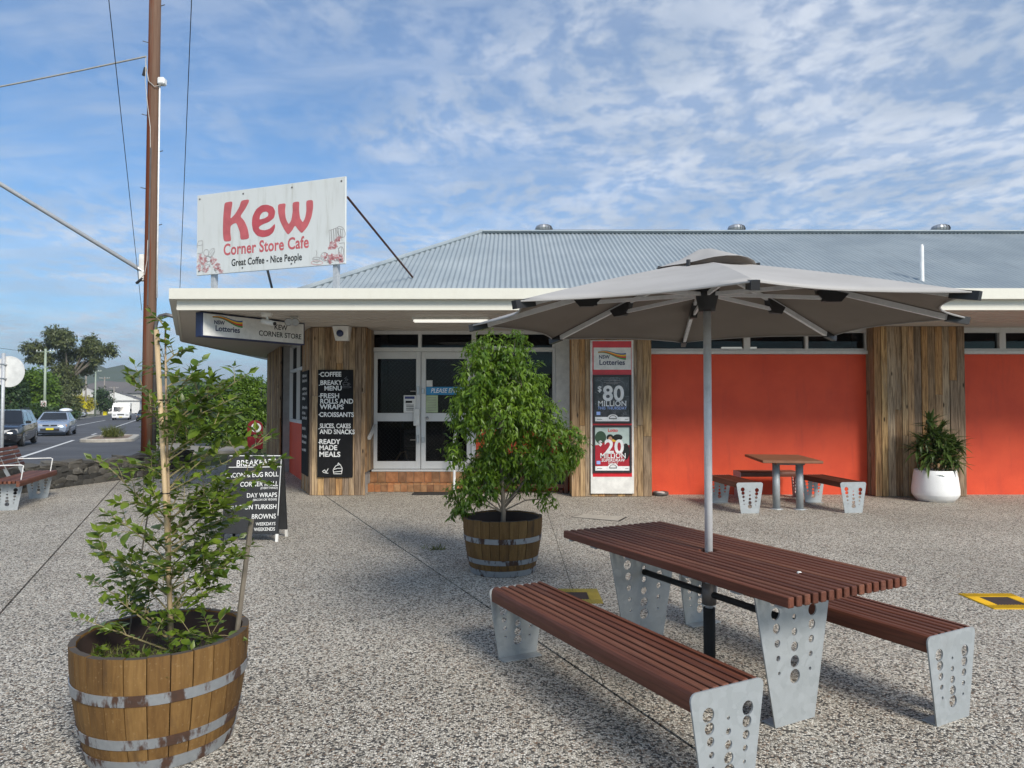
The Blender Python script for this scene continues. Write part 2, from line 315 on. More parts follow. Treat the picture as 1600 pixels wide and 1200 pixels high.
for nm, cc, rg, mt in [
    ('joint_dark', (0.020, 0.018, 0.016), 0.9, 0), ('line_paint', (0.62, 0.62, 0.60), 0.7, 0), ('kerb_concrete', (0.38, 0.35, 0.30), 0.85, 0),
    ('footpath_concrete', (0.24, 0.22, 0.195), 0.9, 0), ('interior_dark', (0.020, 0.020, 0.022), 0.9, 0), ('interior_shelf', (0.075, 0.058, 0.045), 0.7, 0),
    ('render_grey', (0.30, 0.29, 0.28), 0.85, 0), ('panel_white', (0.66, 0.65, 0.62), 0.5, 0), ('black_plastic', (0.018, 0.018, 0.020), 0.45, 0), ('black_paint', (0.022, 0.023, 0.024), 0.5, 0),
    ('chalkboard', (0.012, 0.012, 0.013), 0.75, 0), ('chalkboard_grey', (0.036, 0.037, 0.039), 0.6, 0), ('chalk', (0.72, 0.72, 0.70), 0.95, 0), ('chalk_dim', (0.16, 0.165, 0.18), 0.95, 0),
    ('kew_red', (0.44, 0.070, 0.085), 0.55, 0), ('kew_pink', (0.47, 0.105, 0.115), 0.6, 0), ('ink_black', (0.02, 0.022, 0.022), 0.5, 0), ('line_pink', (0.55, 0.20, 0.215), 0.6, 0),
    ('line_grey', (0.22, 0.20, 0.20), 0.6, 0), ('navy', (0.010, 0.020, 0.075), 0.45, 0), ('sign_face', (0.66, 0.66, 0.64), 0.35, 0), ('wave_blue', (0.03, 0.10, 0.32), 0.5, 0),
    ('wave_yellow', (0.72, 0.47, 0.03), 0.5, 0), ('wave_red', (0.55, 0.03, 0.03), 0.5, 0), ('wave_green', (0.05, 0.26, 0.06), 0.5, 0),
    ('lotto_red', (0.55, 0.012, 0.022), 0.3, 0), ('poster_white', (0.72, 0.72, 0.72), 0.3, 0), ('poster_blue', (0.30, 0.42, 0.78), 0.3, 0), ('poster_red', (0.36, 0.016, 0.030), 0.2, 0),
    ('poster_mint', (0.42, 0.50, 0.47), 0.2, 0), ('poster_leaf', (0.035, 0.07, 0.04), 0.2, 0), ('poster_hair', (0.012, 0.010, 0.010), 0.2, 0), ('poster_skin', (0.44, 0.23, 0.14), 0.2, 0), ('poster_gold', (0.66, 0.38, 0.03), 0.2, 0),
    ('enter_blue', (0.012, 0.20, 0.42), 0.35, 0), ('notice_green', (0.38, 0.46, 0.27), 0.6, 0), ('steel', (0.42, 0.43, 0.44), 0.35, 0.8), ('steel_dark', (0.14, 0.13, 0.125), 0.5, 0.5),
    ('rust_steel', (0.075, 0.034, 0.026), 0.75, 0.2), ('conduit_white', (0.75, 0.75, 0.74), 0.4, 0), ('cable_dark', (0.025, 0.028, 0.032), 0.6, 0), ('cable_light', (0.42, 0.40, 0.37), 0.6, 0),
    ('bark_pale', (0.34, 0.25, 0.16), 0.85, 0), ('bark_grey', (0.17, 0.145, 0.115), 0.9, 0), ('bamboo', (0.46, 0.34, 0.20), 0.6, 0), ('twig', (0.24, 0.20, 0.10), 0.8, 0),
    ('yellow_paint', (0.62, 0.38, 0.008), 0.6, 0), ('yellow_faded', (0.34, 0.26, 0.05), 0.7, 0), ('pit_lid', (0.042, 0.026, 0.022), 0.7, 0), ('lid_concrete', (0.40, 0.36, 0.30), 0.9, 0),
    ('red_brown_wood', (0.14, 0.055, 0.030), 0.65, 0), ('post_red', (0.20, 0.008, 0.014), 0.35, 0), ('tyre', (0.018, 0.018, 0.018), 0.85, 0), ('mat_rubber', (0.022, 0.020, 0.018), 0.95, 0),
    ('house_wall', (0.44, 0.42, 0.38), 0.85, 0), ('house_white', (0.68, 0.68, 0.66), 0.8, 0), ('tile_grey', (0.12, 0.11, 0.105), 0.8, 0), ('tile_red', (0.32, 0.055, 0.035), 0.8, 0), ('shed_white', (0.72, 0.75, 0.78), 0.5, 0),
    ('plate_yellow', (0.62, 0.52, 0.01), 0.4, 0), ('sign_yellow', (0.72, 0.60, 0.005), 0.5, 0), ('sign_back', (0.66, 0.66, 0.64), 0.5, 0), ('rock_mulch', (0.20, 0.14, 0.10), 0.95, 0),
    ('hill_bush', (0.045, 0.065, 0.028), 0.95, 0), ('hill_far', (0.05, 0.075, 0.05), 0.95, 0), ('table_brown', (0.20, 0.088, 0.045), 0.6, 0), ('stand_black', (0.02, 0.021, 0.023), 0.6, 0), ('ply_brown', (0.24, 0.15, 0.08), 0.7, 0),
    ('cup_foam', (0.7, 0.7, 0.68), 0.7, 0), ('sticker_blue', (0.02, 0.03, 0.16), 0.4, 0), ('lens_blue', (0.02, 0.035, 0.11), 0.15, 0), ('solar_dark', (0.015, 0.018, 0.03), 0.2, 0)]:
    flat(nm, cc, rg, mt)
for nm in ('chalkboard', 'chalkboard_grey', 'stand_black', 'black_paint', 'interior_dark', 'ink_black'): MATS[nm].node_tree.nodes['Principled BSDF'].inputs['Specular IOR Level'].default_value = 0.12
for nm, cc, rg in [('car_black', (0.012, 0.013, 0.016), 0.12), ('car_silver', (0.30, 0.36, 0.46), 0.2), ('car_white', (0.70, 0.70, 0.70), 0.25), ('car_cream', (0.58, 0.57, 0.40), 0.35), ('car_glass', (0.012, 0.014, 0.016), 0.04), ('lamp_clear', (0.36, 0.36, 0.36), 0.2), ('lamp_amber', (0.65, 0.22, 0.03), 0.2), ('chrome', (0.6, 0.6, 0.6), 0.15)]:
    m = flat(nm, cc, rg, 0.9 if nm == 'chrome' else (0.35 if nm == 'car_silver' else 0), var=0.05)
    m.node_tree.nodes['Principled BSDF'].inputs['Coat Weight'].default_value = 0.6 if nm.startswith('car') else 0
def mat_tube():
    m, nt, b = newmat('tube_lit'); setin(nt, b, col=(0.8, 0.8, 0.76), rough=0.4)
    b.inputs['Emission Color'].default_value = (1, 0.97, 0.88, 1); b.inputs['Emission Strength'].default_value = 0.55
mat_tube()
# ------------------------------------------------------------------ mesh helpers
def link_mesh(name, me, mat=None, parent=None, loc=(0, 0, 0), rot=(0, 0, 0), smooth=False):
    o = bpy.data.objects.new(name, me); COL.objects.link(o)
    if mat and not me.materials: me.materials.append(MATS[mat])
    if parent is not None: o.parent = parent
    o.location = loc; o.rotation_euler = rot
    if smooth:
        for p in me.polygons: p.use_smooth = True
    return o
class MB:
    def __init__(s): s.v = []; s.f = []
    def add(s, vs, fs):
        n = len(s.v); s.v += [tuple(v) for v in vs]; s.f += [tuple(i + n for i in f) for f in fs]; return s
    def box(s, x0, x1, y0, y1, z0, z1):
        return s.add([(x0, y0, z0), (x1, y0, z0), (x1, y1, z0), (x0, y1, z0), (x0, y0, z1), (x1, y0, z1), (x1, y1, z1), (x0, y1, z1)],
                     [(0, 3, 2, 1), (4, 5, 6, 7), (0, 1, 5, 4), (1, 2, 6, 5), (2, 3, 7, 6), (3, 0, 4, 7)])
    def cbox(s, x0, x1, y0, y1, z0, z1, c=0.004):
        "box with all edges chamfered"
        X = (x0, x1); Y = (y0, y1); Z = (z0, z1); vs = []; idx = {}
        for i in (0, 1):
            for j in (0, 1):
                for k in (0, 1):
                    sx, sy, sz = (1, -1)[i], (1, -1)[j], (1, -1)[k]
                    for ax in range(3):
                        idx[(i, j, k, ax)] = len(vs)
                        vs.append((X[i] + (0 if ax == 0 else sx * c), Y[j] + (0 if ax == 1 else sy * c), Z[k] + (0 if ax == 2 else sz * c)))
        fs = []
        for i in (0, 1):
            q = [idx[(i, 0, 0, 0)], idx[(i, 1, 0, 0)], idx[(i, 1, 1, 0)], idx[(i, 0, 1, 0)]]; fs.append(q if i else q[::-1])
            q = [idx[(0, i, 0, 1)], idx[(0, i, 1, 1)], idx[(1, i, 1, 1)], idx[(1, i, 0, 1)]]; fs.append(q if i else q[::-1])
            q = [idx[(0, 0, i, 2)], idx[(1, 0, i, 2)], idx[(1, 1, i, 2)], idx[(0, 1, i, 2)]]; fs.append(q if i else q[::-1])
        for a in (0, 1):
            for b in (0, 1):
                q = [idx[(a, b, 0, 0)], idx[(a, b, 1, 0)], idx[(a, b, 1, 1)], idx[(a, b, 0, 1)]]; fs.append(q if a == b else q[::-1])
                q = [idx[(a, 0, b, 2)], idx[(a, 1, b, 2)], idx[(a, 1, b, 0)], idx[(a, 0, b, 0)]]; fs.append(q if a == b else q[::-1])
                q = [idx[(0, a, b, 1)], idx[(1, a, b, 1)], idx[(1, a, b, 2)], idx[(0, a, b, 2)]]; fs.append(q if a == b else q[::-1])
        for i in (0, 1):
            for j in (0, 1):
                for k in (0, 1):
                    t = [idx[(i, j, k, 0)], idx[(i, j, k, 1)], idx[(i, j, k, 2)]]; fs.append(t if (i + j + k) % 2 else t[::-1])
        return s.add(vs, fs)
    def bar(s, a, b, w, h, up=(0, 0, 1)):
        a = Vector(a); b = Vector(b); d = (b - a).normalized(); u = Vector(up)
        if abs(d.dot(u)) > 0.99: u = Vector((1, 0, 0))
        x = d.cross(u).normalized() * (w / 2); y = x.cross(d).normalized() * (h / 2)
        vs = [a - x - y, a + x - y, a + x + y, a - x + y, b - x - y, b + x - y, b + x + y, b - x + y]
        return s.add(vs, [(0, 1, 2, 3), (7, 6, 5, 4), (0, 4, 5, 1), (1, 5, 6, 2), (2, 6, 7, 3), (3, 7, 4, 0)])
    def tube(s, pts, r, n=8, cap=True):
        pts = [Vector(p) for p in pts]; k = len(pts); rs = r if isinstance(r, (list, tuple)) else [r] * k
        ref = None; rings = []
        for i, p in enumerate(pts):
            d = (pts[min(i + 1, k - 1)] - pts[max(i - 1, 0)])
            if d.length < 1e-9: d = Vector((0, 0, 1))
            d.normalize()
            if ref is None:
                ref = Vector((1, 0, 0)) if abs(d.x) < 0.8 else Vector((0, 1, 0))
            x = (ref - d * ref.dot(d)).normalized(); y = d.cross(x); ref = x
            rings.append([p + (x * math.cos(2 * math.pi * j / n) + y * math.sin(2 * math.pi * j / n)) * rs[i] for j in range(n)])
        vs = [v for rg in rings for v in rg]; fs = []
        for i in range(k - 1):
            for j in range(n):
                j2 = (j + 1) % n; fs.append((i * n + j, i * n + j2, (i + 1) * n + j2, (i + 1) * n + j))
        if cap: fs.append(tuple(range(n))[::-1]); fs.append(tuple((k - 1) * n + j for j in range(n)))
        return s.add(vs, fs)
    def lathe(s, prof, n=24, c=(0, 0, 0), a0=0.0, a1=2 * math.pi):
        full = abs(a1 - a0 - 2 * math.pi) < 1e-6; m = n if full else n + 1
        vs = []; fs = []
        for r, z in prof:
            for j in range(m):
                a = a0 + (a1 - a0) * j / n; vs.append((c[0] + r * math.cos(a), c[1] + r * math.sin(a), c[2] + z))
        for i in range(len(prof) - 1):
            for j in range(n):
                j2 = (j + 1) % m; fs.append((i * m + j, i * m + j2, (i + 1) * m + j2, (i + 1) * m + j))
        return s.add(vs, fs)
    def prism(s, poly, z0, z1):
        n = len(poly); vs = [(p[0], p[1], z0) for p in poly] + [(p[0], p[1], z1) for p in poly]
        fs = [tuple(range(n))[::-1], tuple(range(n, 2 * n))] + [(i, (i + 1) % n, n + (i + 1) % n, n + i) for i in range(n)]
        return s.add(vs, fs)
    def sheet(s, poly3): return s.add(poly3, [tuple(range(len(poly3)))])
    def mesh(s, name):
        me = bpy.data.meshes.new(name); me.from_pydata(s.v, [], s.f); me.update(); return me
    def build(s, name, mat, parent=None, loc=(0, 0, 0), rot=(0, 0, 0), smooth=False):
        return link_mesh(name, s.mesh(name), mat, parent, loc, rot, smooth)
def tag(o, label=None, cat=None, group=None, kind=None):
    for k, v in (('label', label), ('category', cat), ('group', group), ('kind', kind)):
        if v: o[k] = v
    return o
def thing(name, label, cat, loc=(0, 0, 0), rotz=0.0, group=None):
    o = bpy.data.objects.new(name, None); COL.objects.link(o); o.empty_display_size = 0.2
    o.location = loc; o.rotation_euler = (0, 0, rotz); return tag(o, label, cat, group)
def copy_tree(o, parent=None):
    c = o.copy(); COL.objects.link(c); c.parent = parent
    for ch in list(o.children): copy_tree(ch, c)
    return c
def struct(o): return tag(o, kind='structure')
def smooth_by_angle(o, deg=35):
    me = o.data
    for p in me.polygons: p.use_smooth = True
    bm = bmesh.new(); bm.from_mesh(me)
    for e in bm.edges:
        if len(e.link_faces) == 2 and e.calc_face_angle(0) > R(deg): e.smooth = False
    bm.to_mesh(me); bm.free(); return o
# filled 2-D outlines (with holes) and lettering, turned into meshes
def outline_mesh(name, polys, half_t):
    cu = bpy.data.curves.new(name, 'CURVE'); cu.dimensions = '2D'; cu.fill_mode = 'BOTH'; cu.extrude = half_t
    for pl in polys:
        sp = cu.splines.new('POLY'); sp.points.add(len(pl) - 1)
        for p, (x, y) in zip(sp.points, pl): p.co = (x, y, 0, 1)
        sp.use_cyclic_u = True
    o = bpy.data.objects.new(name, cu); COL.objects.link(o)
    dg = bpy.context.evaluated_depsgraph_get(); me = bpy.data.meshes.new_from_object(o.evaluated_get(dg)); me.name = name
    bpy.data.objects.remove(o); bpy.data.curves.remove(cu); me.materials.clear(); return me
def chaikin(pl, k=2):
    for _ in range(k):
        q = []
        for i in range(len(pl)):
            a = pl[i]; b = pl[(i + 1) % len(pl)]
            w = .16 if _ == 0 else .25; q.append((a[0] * (1 - w) + b[0] * w, a[1] * (1 - w) + b[1] * w)); q.append((a[0] * w + b[0] * (1 - w), a[1] * w + b[1] * (1 - w)))
        pl = q
    return pl
TEXTS = []
def text(s, size, mat, parent, loc, align='CENTER', bold=0.0, shear=0.0, width=1.0, name='lettering', roty=0.0, space=1.0):
    "flat lettering in the parent's local XZ plane, read from -Y"
    cu = bpy.data.curves.new(name, 'FONT'); cu.body = s; cu.size = size; cu.align_x = align; cu.align_y = 'CENTER'
    cu.offset = bold * size; cu.extrude = 0.0006; cu.shear = shear; cu.space_character = space; cu.resolution_u = 4
    o = bpy.data.objects.new(name, cu); COL.objects.link(o); o.parent = parent; o.location = loc
    o.rotation_euler = (R(90), roty, 0); o.scale = (width, 1, 1)
    TEXTS.append((o, mat)); return o
def flush_texts():
    dg = bpy.context.evaluated_depsgraph_get()
    for o, mat in TEXTS:
        me = bpy.data.meshes.new_from_object(o.evaluated_get(dg)); me.materials.clear(); me.materials.append(MATS[mat])
        n = o.name; p = o.parent; l = o.location.copy(); r = o.rotation_euler.copy(); sc = o.scale.copy(); cu = o.data
        bpy.data.objects.remove(o); bpy.data.curves.remove(cu)
        q = bpy.data.objects.new('lettering', me); COL.objects.link(q); q.parent = p; q.location = l; q.rotation_euler = r; q.scale = sc
    TEXTS.clear()
def stroke(mb, pts, w, y=0.0, t=0.0012):
    "a drawn line: ribbon through (x, z) points on the local XZ plane, facing -Y"
    for (x0, z0), (x1, z1) in zip(pts, pts[1:]):
        dx, dz = x1 - x0, z1 - z0; l = math.hypot(dx, dz)
        if l < 1e-6: continue
        nx, nz = -dz / l * w / 2, dx / l * w / 2; ex, ez = dx / l * w * .3, dz / l * w * .3
        mb.sheet([(x0 - nx - ex, y, z0 - nz - ez), (x1 - nx + ex, y, z1 - nz + ez), (x1 + nx + ex, y, z1 + nz + ez), (x0 + nx - ex, y, z0 + nz - ez)])
def ell(cx, cz, rx, rz, n=16, a0=0, a1=360, rot=0):
    out = []
    for i in range(n + 1):
        a = R(a0 + (a1 - a0) * i / n); x, z = rx * math.cos(a), rz * math.sin(a); c, s = math.cos(R(rot)), math.sin(R(rot))
        out.append((cx + x * c - z * s, cz + x * s + z * c))
    return out
# many leaves in one mesh: base points P, growth directions D, surface normals U
def leaf_mesh(name, P, D, U, L, W, droop=0.12):
    P = np.asarray(P, float); D = np.asarray(D, float); U = np.asarray(U, float); L = np.asarray(L, float)[:, None]; W = np.asarray(W, float)[:, None]
    D = D / (np.linalg.norm(D, axis=1, keepdims=True) + 1e-9)
    S = np.cross(D, U); S /= (np.linalg.norm(S, axis=1, keepdims=True) + 1e-9); U = np.cross(S, D)
    n = len(P)
    b = P; m = P + D * L * .48 - U * L * .02; l = P + D * L * .42 + S * W * .5 + U * L * .05; r = P + D * L * .42 - S * W * .5 + U * L * .05; t = P + D * L - U * L * droop
    V = np.stack([b, l, m, r, t], 1).reshape(-1, 3)
    F = np.array([[0, 2, 1], [0, 3, 2], [1, 2, 4], [2, 3, 4]])[None] + (np.arange(n) * 5)[:, None, None]
    F = F.reshape(-1, 3)
    me = bpy.data.meshes.new(name); me.vertices.add(len(V)); me.vertices.foreach_set('co', V.ravel())
    me.loops.add(F.size); me.loops.foreach_set('vertex_index', F.ravel().astype(np.int32))
    me.polygons.add(len(F)); me.polygons.foreach_set('loop_start', np.arange(0, F.size, 3, dtype=np.int32))
    me.update(calc_edges=True); me.validate(); return me
def unit(n):
    v = nrng.normal(size=(n, 3)); return v / np.linalg.norm(v, axis=1, keepdims=True)
def clump_leaves(clumps, n, L, W, shell=0.55, down=0.3, twig=6, spread=0.10):
    "branchlets spread over ellipsoid clumps, each carrying a few leaves"
    C = np.array([c[:3] for c in clumps]); Rr = np.array([c[3:6] for c in clumps]); w = (Rr.prod(1)) ** (2 / 3); w /= w.sum()
    k = max(1, n // twig); ci = nrng.choice(len(C), k, p=w); d = unit(k)
    rad = shell + (1.0 - shell) * nrng.random(k) ** .7
    tip = C[ci] + d * Rr[ci] * rad[:, None]
    out = d * 0.8 + np.array([0, 0, -down]) + 0.25 * unit(k); out /= np.linalg.norm(out, axis=1, keepdims=True)
    P = np.repeat(tip, twig, 0) + np.repeat(out, twig, 0) * (np.tile(np.arange(twig), k)[:, None] / twig - .5) * spread * 2 + unit(k * twig) * spread * .25
    D = np.repeat(out, twig, 0) * .5 + unit(k * twig) * .75 + np.array([0, 0, -down])
    U = unit(k * twig) * .6 + np.array([0, 0, 1.0]) + np.repeat(d, twig, 0) * .6
    m = len(P); s = .7 + .6 * nrng.random(m)
    return P, D, U, L * s, W * s
# terrain: level forecourt, the street falling gently away
def gz(x, y):
    d = y
    if d < 20: return 0.0
    if d < 45: return -0.014 * (d - 20)
    if d < 220: return -0.35 - 0.006 * (d - 45)
    return -1.40
RD = Vector((-0.431, 0.902)); RN = Vector((-0.902, -0.431)); R0 = Vector((-14.9, 21.9))
def rp(s, q, dz=0.0):
    p = R0 + RD * s + RN * q; return (p.x, p.y, gz(p.x, p.y) + dz)
ROAD_ROT = math.atan2(-RD.y, -RD.x)
# ================================================================== THE SETTING
def build_ground():
    ys = [-60, -20, 0, 10, 20, 26, 32, 38, 45, 60, 90, 130, 170, 220, 300, 500, 900, 1600, 3000, 6500]
    xs = [-5000, -2500, -1200, -600, -300, -150, -80, -40, -20, 0, 20, 60, 150, 400, 1200, 5000]
    mb = MB()
    for y in ys:
        for x in xs: mb.v.append((x, y, gz(x, y) - 0.06))
    n = len(xs)
    for j in range(len(ys) - 1):
        for i in range(n - 1): mb.f.append((j * n + i, j * n + i + 1, (j + 1) * n + i + 1, (j + 1) * n + i))
    struct(mb.build('ground', 'verge_grass'))
build_ground()

def clip(poly, a, b, c):
    "keep the part of poly where a x + b y <= c"
    out = []
    for i in range(len(poly)):
        p = poly[i]; q = poly[(i + 1) % len(poly)]
        dp = a * p[0] + b * p[1] - c; dq = a * q[0] + b * q[1] - c
        if dp <= 0: out.append(p)
        if dp * dq < 0:
            t = dp / (dp - dq); out.append((p[0] + (q[0] - p[0]) * t, p[1] + (q[1] - p[1]) * t))
    return out
def build_plaza():
    area = [(-9.3, -9), (18, -9), (18, 20), (-7.5, 20), (-7.75, 17.2), (-8.05, 15.4), (-8.42, 14), (-8.7, 12.7), (-9.0, 10.6)]
    pl = struct(MB().sheet([(x, y, -0.016) for x, y in area]).build('plaza', 'joint_dark'))
    N = (0.911, 0.413); U2 = (-0.413, 0.911); lines = [-30, -8.2, -4.75, -1.3, 2.15]
    def slab(poly, g):
        if len(poly) < 3: return
        mb = MB(); mb.prism(poly, -0.03, 0.0); mb.build('slab', 'exposed_aggregate', pl)
    for i in range(4):                         # slabs laid along the street side
        strip = clip(clip(area, -N[0], -N[1], -(lines[i] + 0.009)), N[0], N[1], lines[i + 1] - 0.009)
        cross = [-40, -3.6 + i * .4, 0.5 + i * .4, 4.9 + i * .4, 9.4 + i * .4, 14.0, 40]
        for a, b in zip(cross, cross[1:]):
            slab(clip(clip(strip, -U2[0], -U2[1], -(a + 0.0025)), U2[0], U2[1], b - 0.0025), 0)
    rest = clip(area, -N[0], -N[1], -(2.15 + 0.009))   # slabs laid square to the shop front
    xs = [-20, 0.52, 4.7, 8.9, 13.1, 30]; ys = [-20, -0.6, 3.6, 7.8, 12.0, 30]
    for a, b in zip(xs, xs[1:]):
        for c, d in zip(ys, ys[1:]):
            q = clip(clip(clip(clip(rest, -1, 0, -(a + .0025)), 1, 0, b - .0025), 0, -1, -(c + .0025)), 0, 1, d - .0025)
            slab(q, 0)
build_plaza()

def road_strip(name, q0, q1, s0, s1, dz, mat, step=6.0, bend=None, parent=None):
    mb = MB(); k = max(1, int((s1 - s0) / step))
    for i in range(k + 1):
        s = s0 + (s1 - s0) * i / k
        mb.v.append(rp(s, q0, dz)); mb.v.append(rp(s, q1, dz))
    for i in range(k): mb.f.append((2 * i, 2 * i + 1, 2 * i + 3, 2 * i + 2))
    return mb.build(name, mat, parent)
road = struct(road_strip('road', 8.4, -3.2, -70, 420, -0.035, 'asphalt'))
def strip_box(name, q0, q1, s0, s1, z0, z1, mat, step=6.0, parent=None):
    mb = MB(); k = max(1, int((s1 - s0) / step))
    for i in range(k + 1):
        s = s0 + (s1 - s0) * i / k
        for q, z in ((q0, z0), (q0, z1), (q1, z1), (q1, z0)): mb.v.append(rp(s, q, z))
    for i in range(k):
        for a in range(4): b = (a + 1) % 4; mb.f.append((4 * i + a, 4 * i + b, 4 * i + 4 + b, 4 * i + 4 + a))
    mb.f.append((3, 2, 1, 0)); mb.f.append((4 * k, 4 * k + 1, 4 * k + 2, 4 * k + 3))
    return mb.build(name, mat, parent)
def build_marks():
    # edge line, then centre line
    for s0, s1, q0, q1 in ((-14, 15.5, -0.1, 0.45), (22, 75, 0.5, 0.45), (75, 250, 0.45, 0.45)):
        mb = MB(); k = 8
        for i in range(k + 1):
            s = s0 + (s1 - s0) * i / k; q = q0 + (q1 - q0) * i / k
            mb.v.append(rp(s, q - .07, -0.031)); mb.v.append(rp(s, q + .07, -0.031))
        mb.f = [(2 * i + 1, 2 * i, 2 * i + 2, 2 * i + 3) for i in range(k)]
        struct(mb.build('road_line', 'line_paint'))
    for s0, s1 in ((28, 84), (92, 250)):
        struct(road_strip('road_line', 4.2, 4.05, s0, s1, -0.031, 'line_paint'))
    struct(strip_box('kerb', 8.7, 8.4, -60, 420, -0.08, 0.07, 'kerb_concrete'))
    struct(strip_box('kerb', -3.2, -3.45, -1.2, 200, -0.08, 0.06, 'kerb_concrete'))
    struct(strip_box('footpath', -3.45, -6.6, 0.0, 90, -0.08, 0.03, 'footpath_concrete'))
    struct(strip_box('footpath', 11.4, 10.2, 20, 250, -0.1, 0.012, 'footpath_concrete'))
build_marks()
def build_island():
    isl = struct(thing('traffic_island', None, None, rp(16, -1.2)))
    del_keys = [k for k in ('label', 'category') if k in isl]
    c = Vector(rp(16, -1.2, 0))
    def ring(g):
        pts = []
        for cs, a0 in ((1, -90), (-1, 90)):
            for i in range(9):
                a = R(a0 + 180 * i / 8); pts.append((cs * (4.2 - 1.15) + math.cos(a) * (1.15 - g), math.sin(a) * (1.15 - g)))
        return pts
    o, i_ = ring(0), ring(0.28); mb = MB(); n = len(o)
    for pl, z in ((o, -0.12), (o, 0.08), ([(x * .99, y * .97) for x, y in o], 0.115), (i_, 0.115), (i_, 0.03)):
        mb.v += [(x, y, z) for x, y in pl]
    for k in range(4):
        for j in range(n): j2 = (j + 1) % n; mb.f.append((k * n + j, k * n + j2, (k + 1) * n + j2, (k + 1) * n + j))
    isl.rotation_euler = (R(0), R(0.75), math.atan2(RD.y, RD.x))
    mb.build('kerb', 'kerb_concrete', isl)
    MB().sheet([(x, y, 0.06) for x, y in i_]).build('mulch', 'rock_mulch', isl)
    m = 320; P = nrng.normal(size=(m, 3)) * (0.20, 0.17, 0) + (0.0, 0.0, 0.05); D = unit(m) * .7 + (0, 0, 1.2); U = unit(m)
    t = link_mesh('grass_tuft', leaf_mesh('grass_tuft', P, D, U, .3 + .5 * nrng.random(m), np.full(m, .022), .25), 'leaf_grass')
    t.location = (c.x, c.y, c.z); tag(t, 'tuft of long pale green grass growing on the traffic island', 'grass')
build_island()
def build_hills():
    def ridge(name, y, x0, x1, prof, depth, mat, n=80):
        mb = MB()
        for i in range(n + 1):
            u = i / n; x = x0 + (x1 - x0) * u; h = np.interp(u, [p[0] for p in prof], [p[1] for p in prof])
            w = h * (.93 + .10 * math.sin(i * 1.9) * math.cos(i * .83)) + (2.5 * math.sin(i * 4.1) if h > 8 else 0)
            mb.v += [(x, y - depth, -3), (x, y - depth * .55, w * .45), (x, y - depth * .2, w * .85), (x, y, w), (x, y + depth * .6, w * .5), (x, y + depth, -3)]
        for i in range(n):
            for k in range(5): mb.f.append((i * 6 + k, i * 6 + 6 + k, i * 6 + 7 + k, i * 6 + 1 + k))
        struct(mb.build(name, mat, smooth=True))
    ridge('hill', 900, -900, -150, [(0, 20), (.2, 26), (.38, 34), (.46, 46), (.53, 50), (.62, 42), (.72, 26), (.85, 14), (1, 4)], 220, 'hill_bush', 120)
    ridge('hill', 3200, -2600, 600, [(0, 25), (.4, 40), (.5, 75), (.55, 150), (.585, 165), (.64, 120), (.72, 70), (.85, 45), (1, 10)], 500, 'hill_far', 120)
    ridge('hill', 2200, 600, 3600, [(0, 10), (.3, 60), (.6, 90), (1, 20)], 400, 'hill_far')
build_hills()

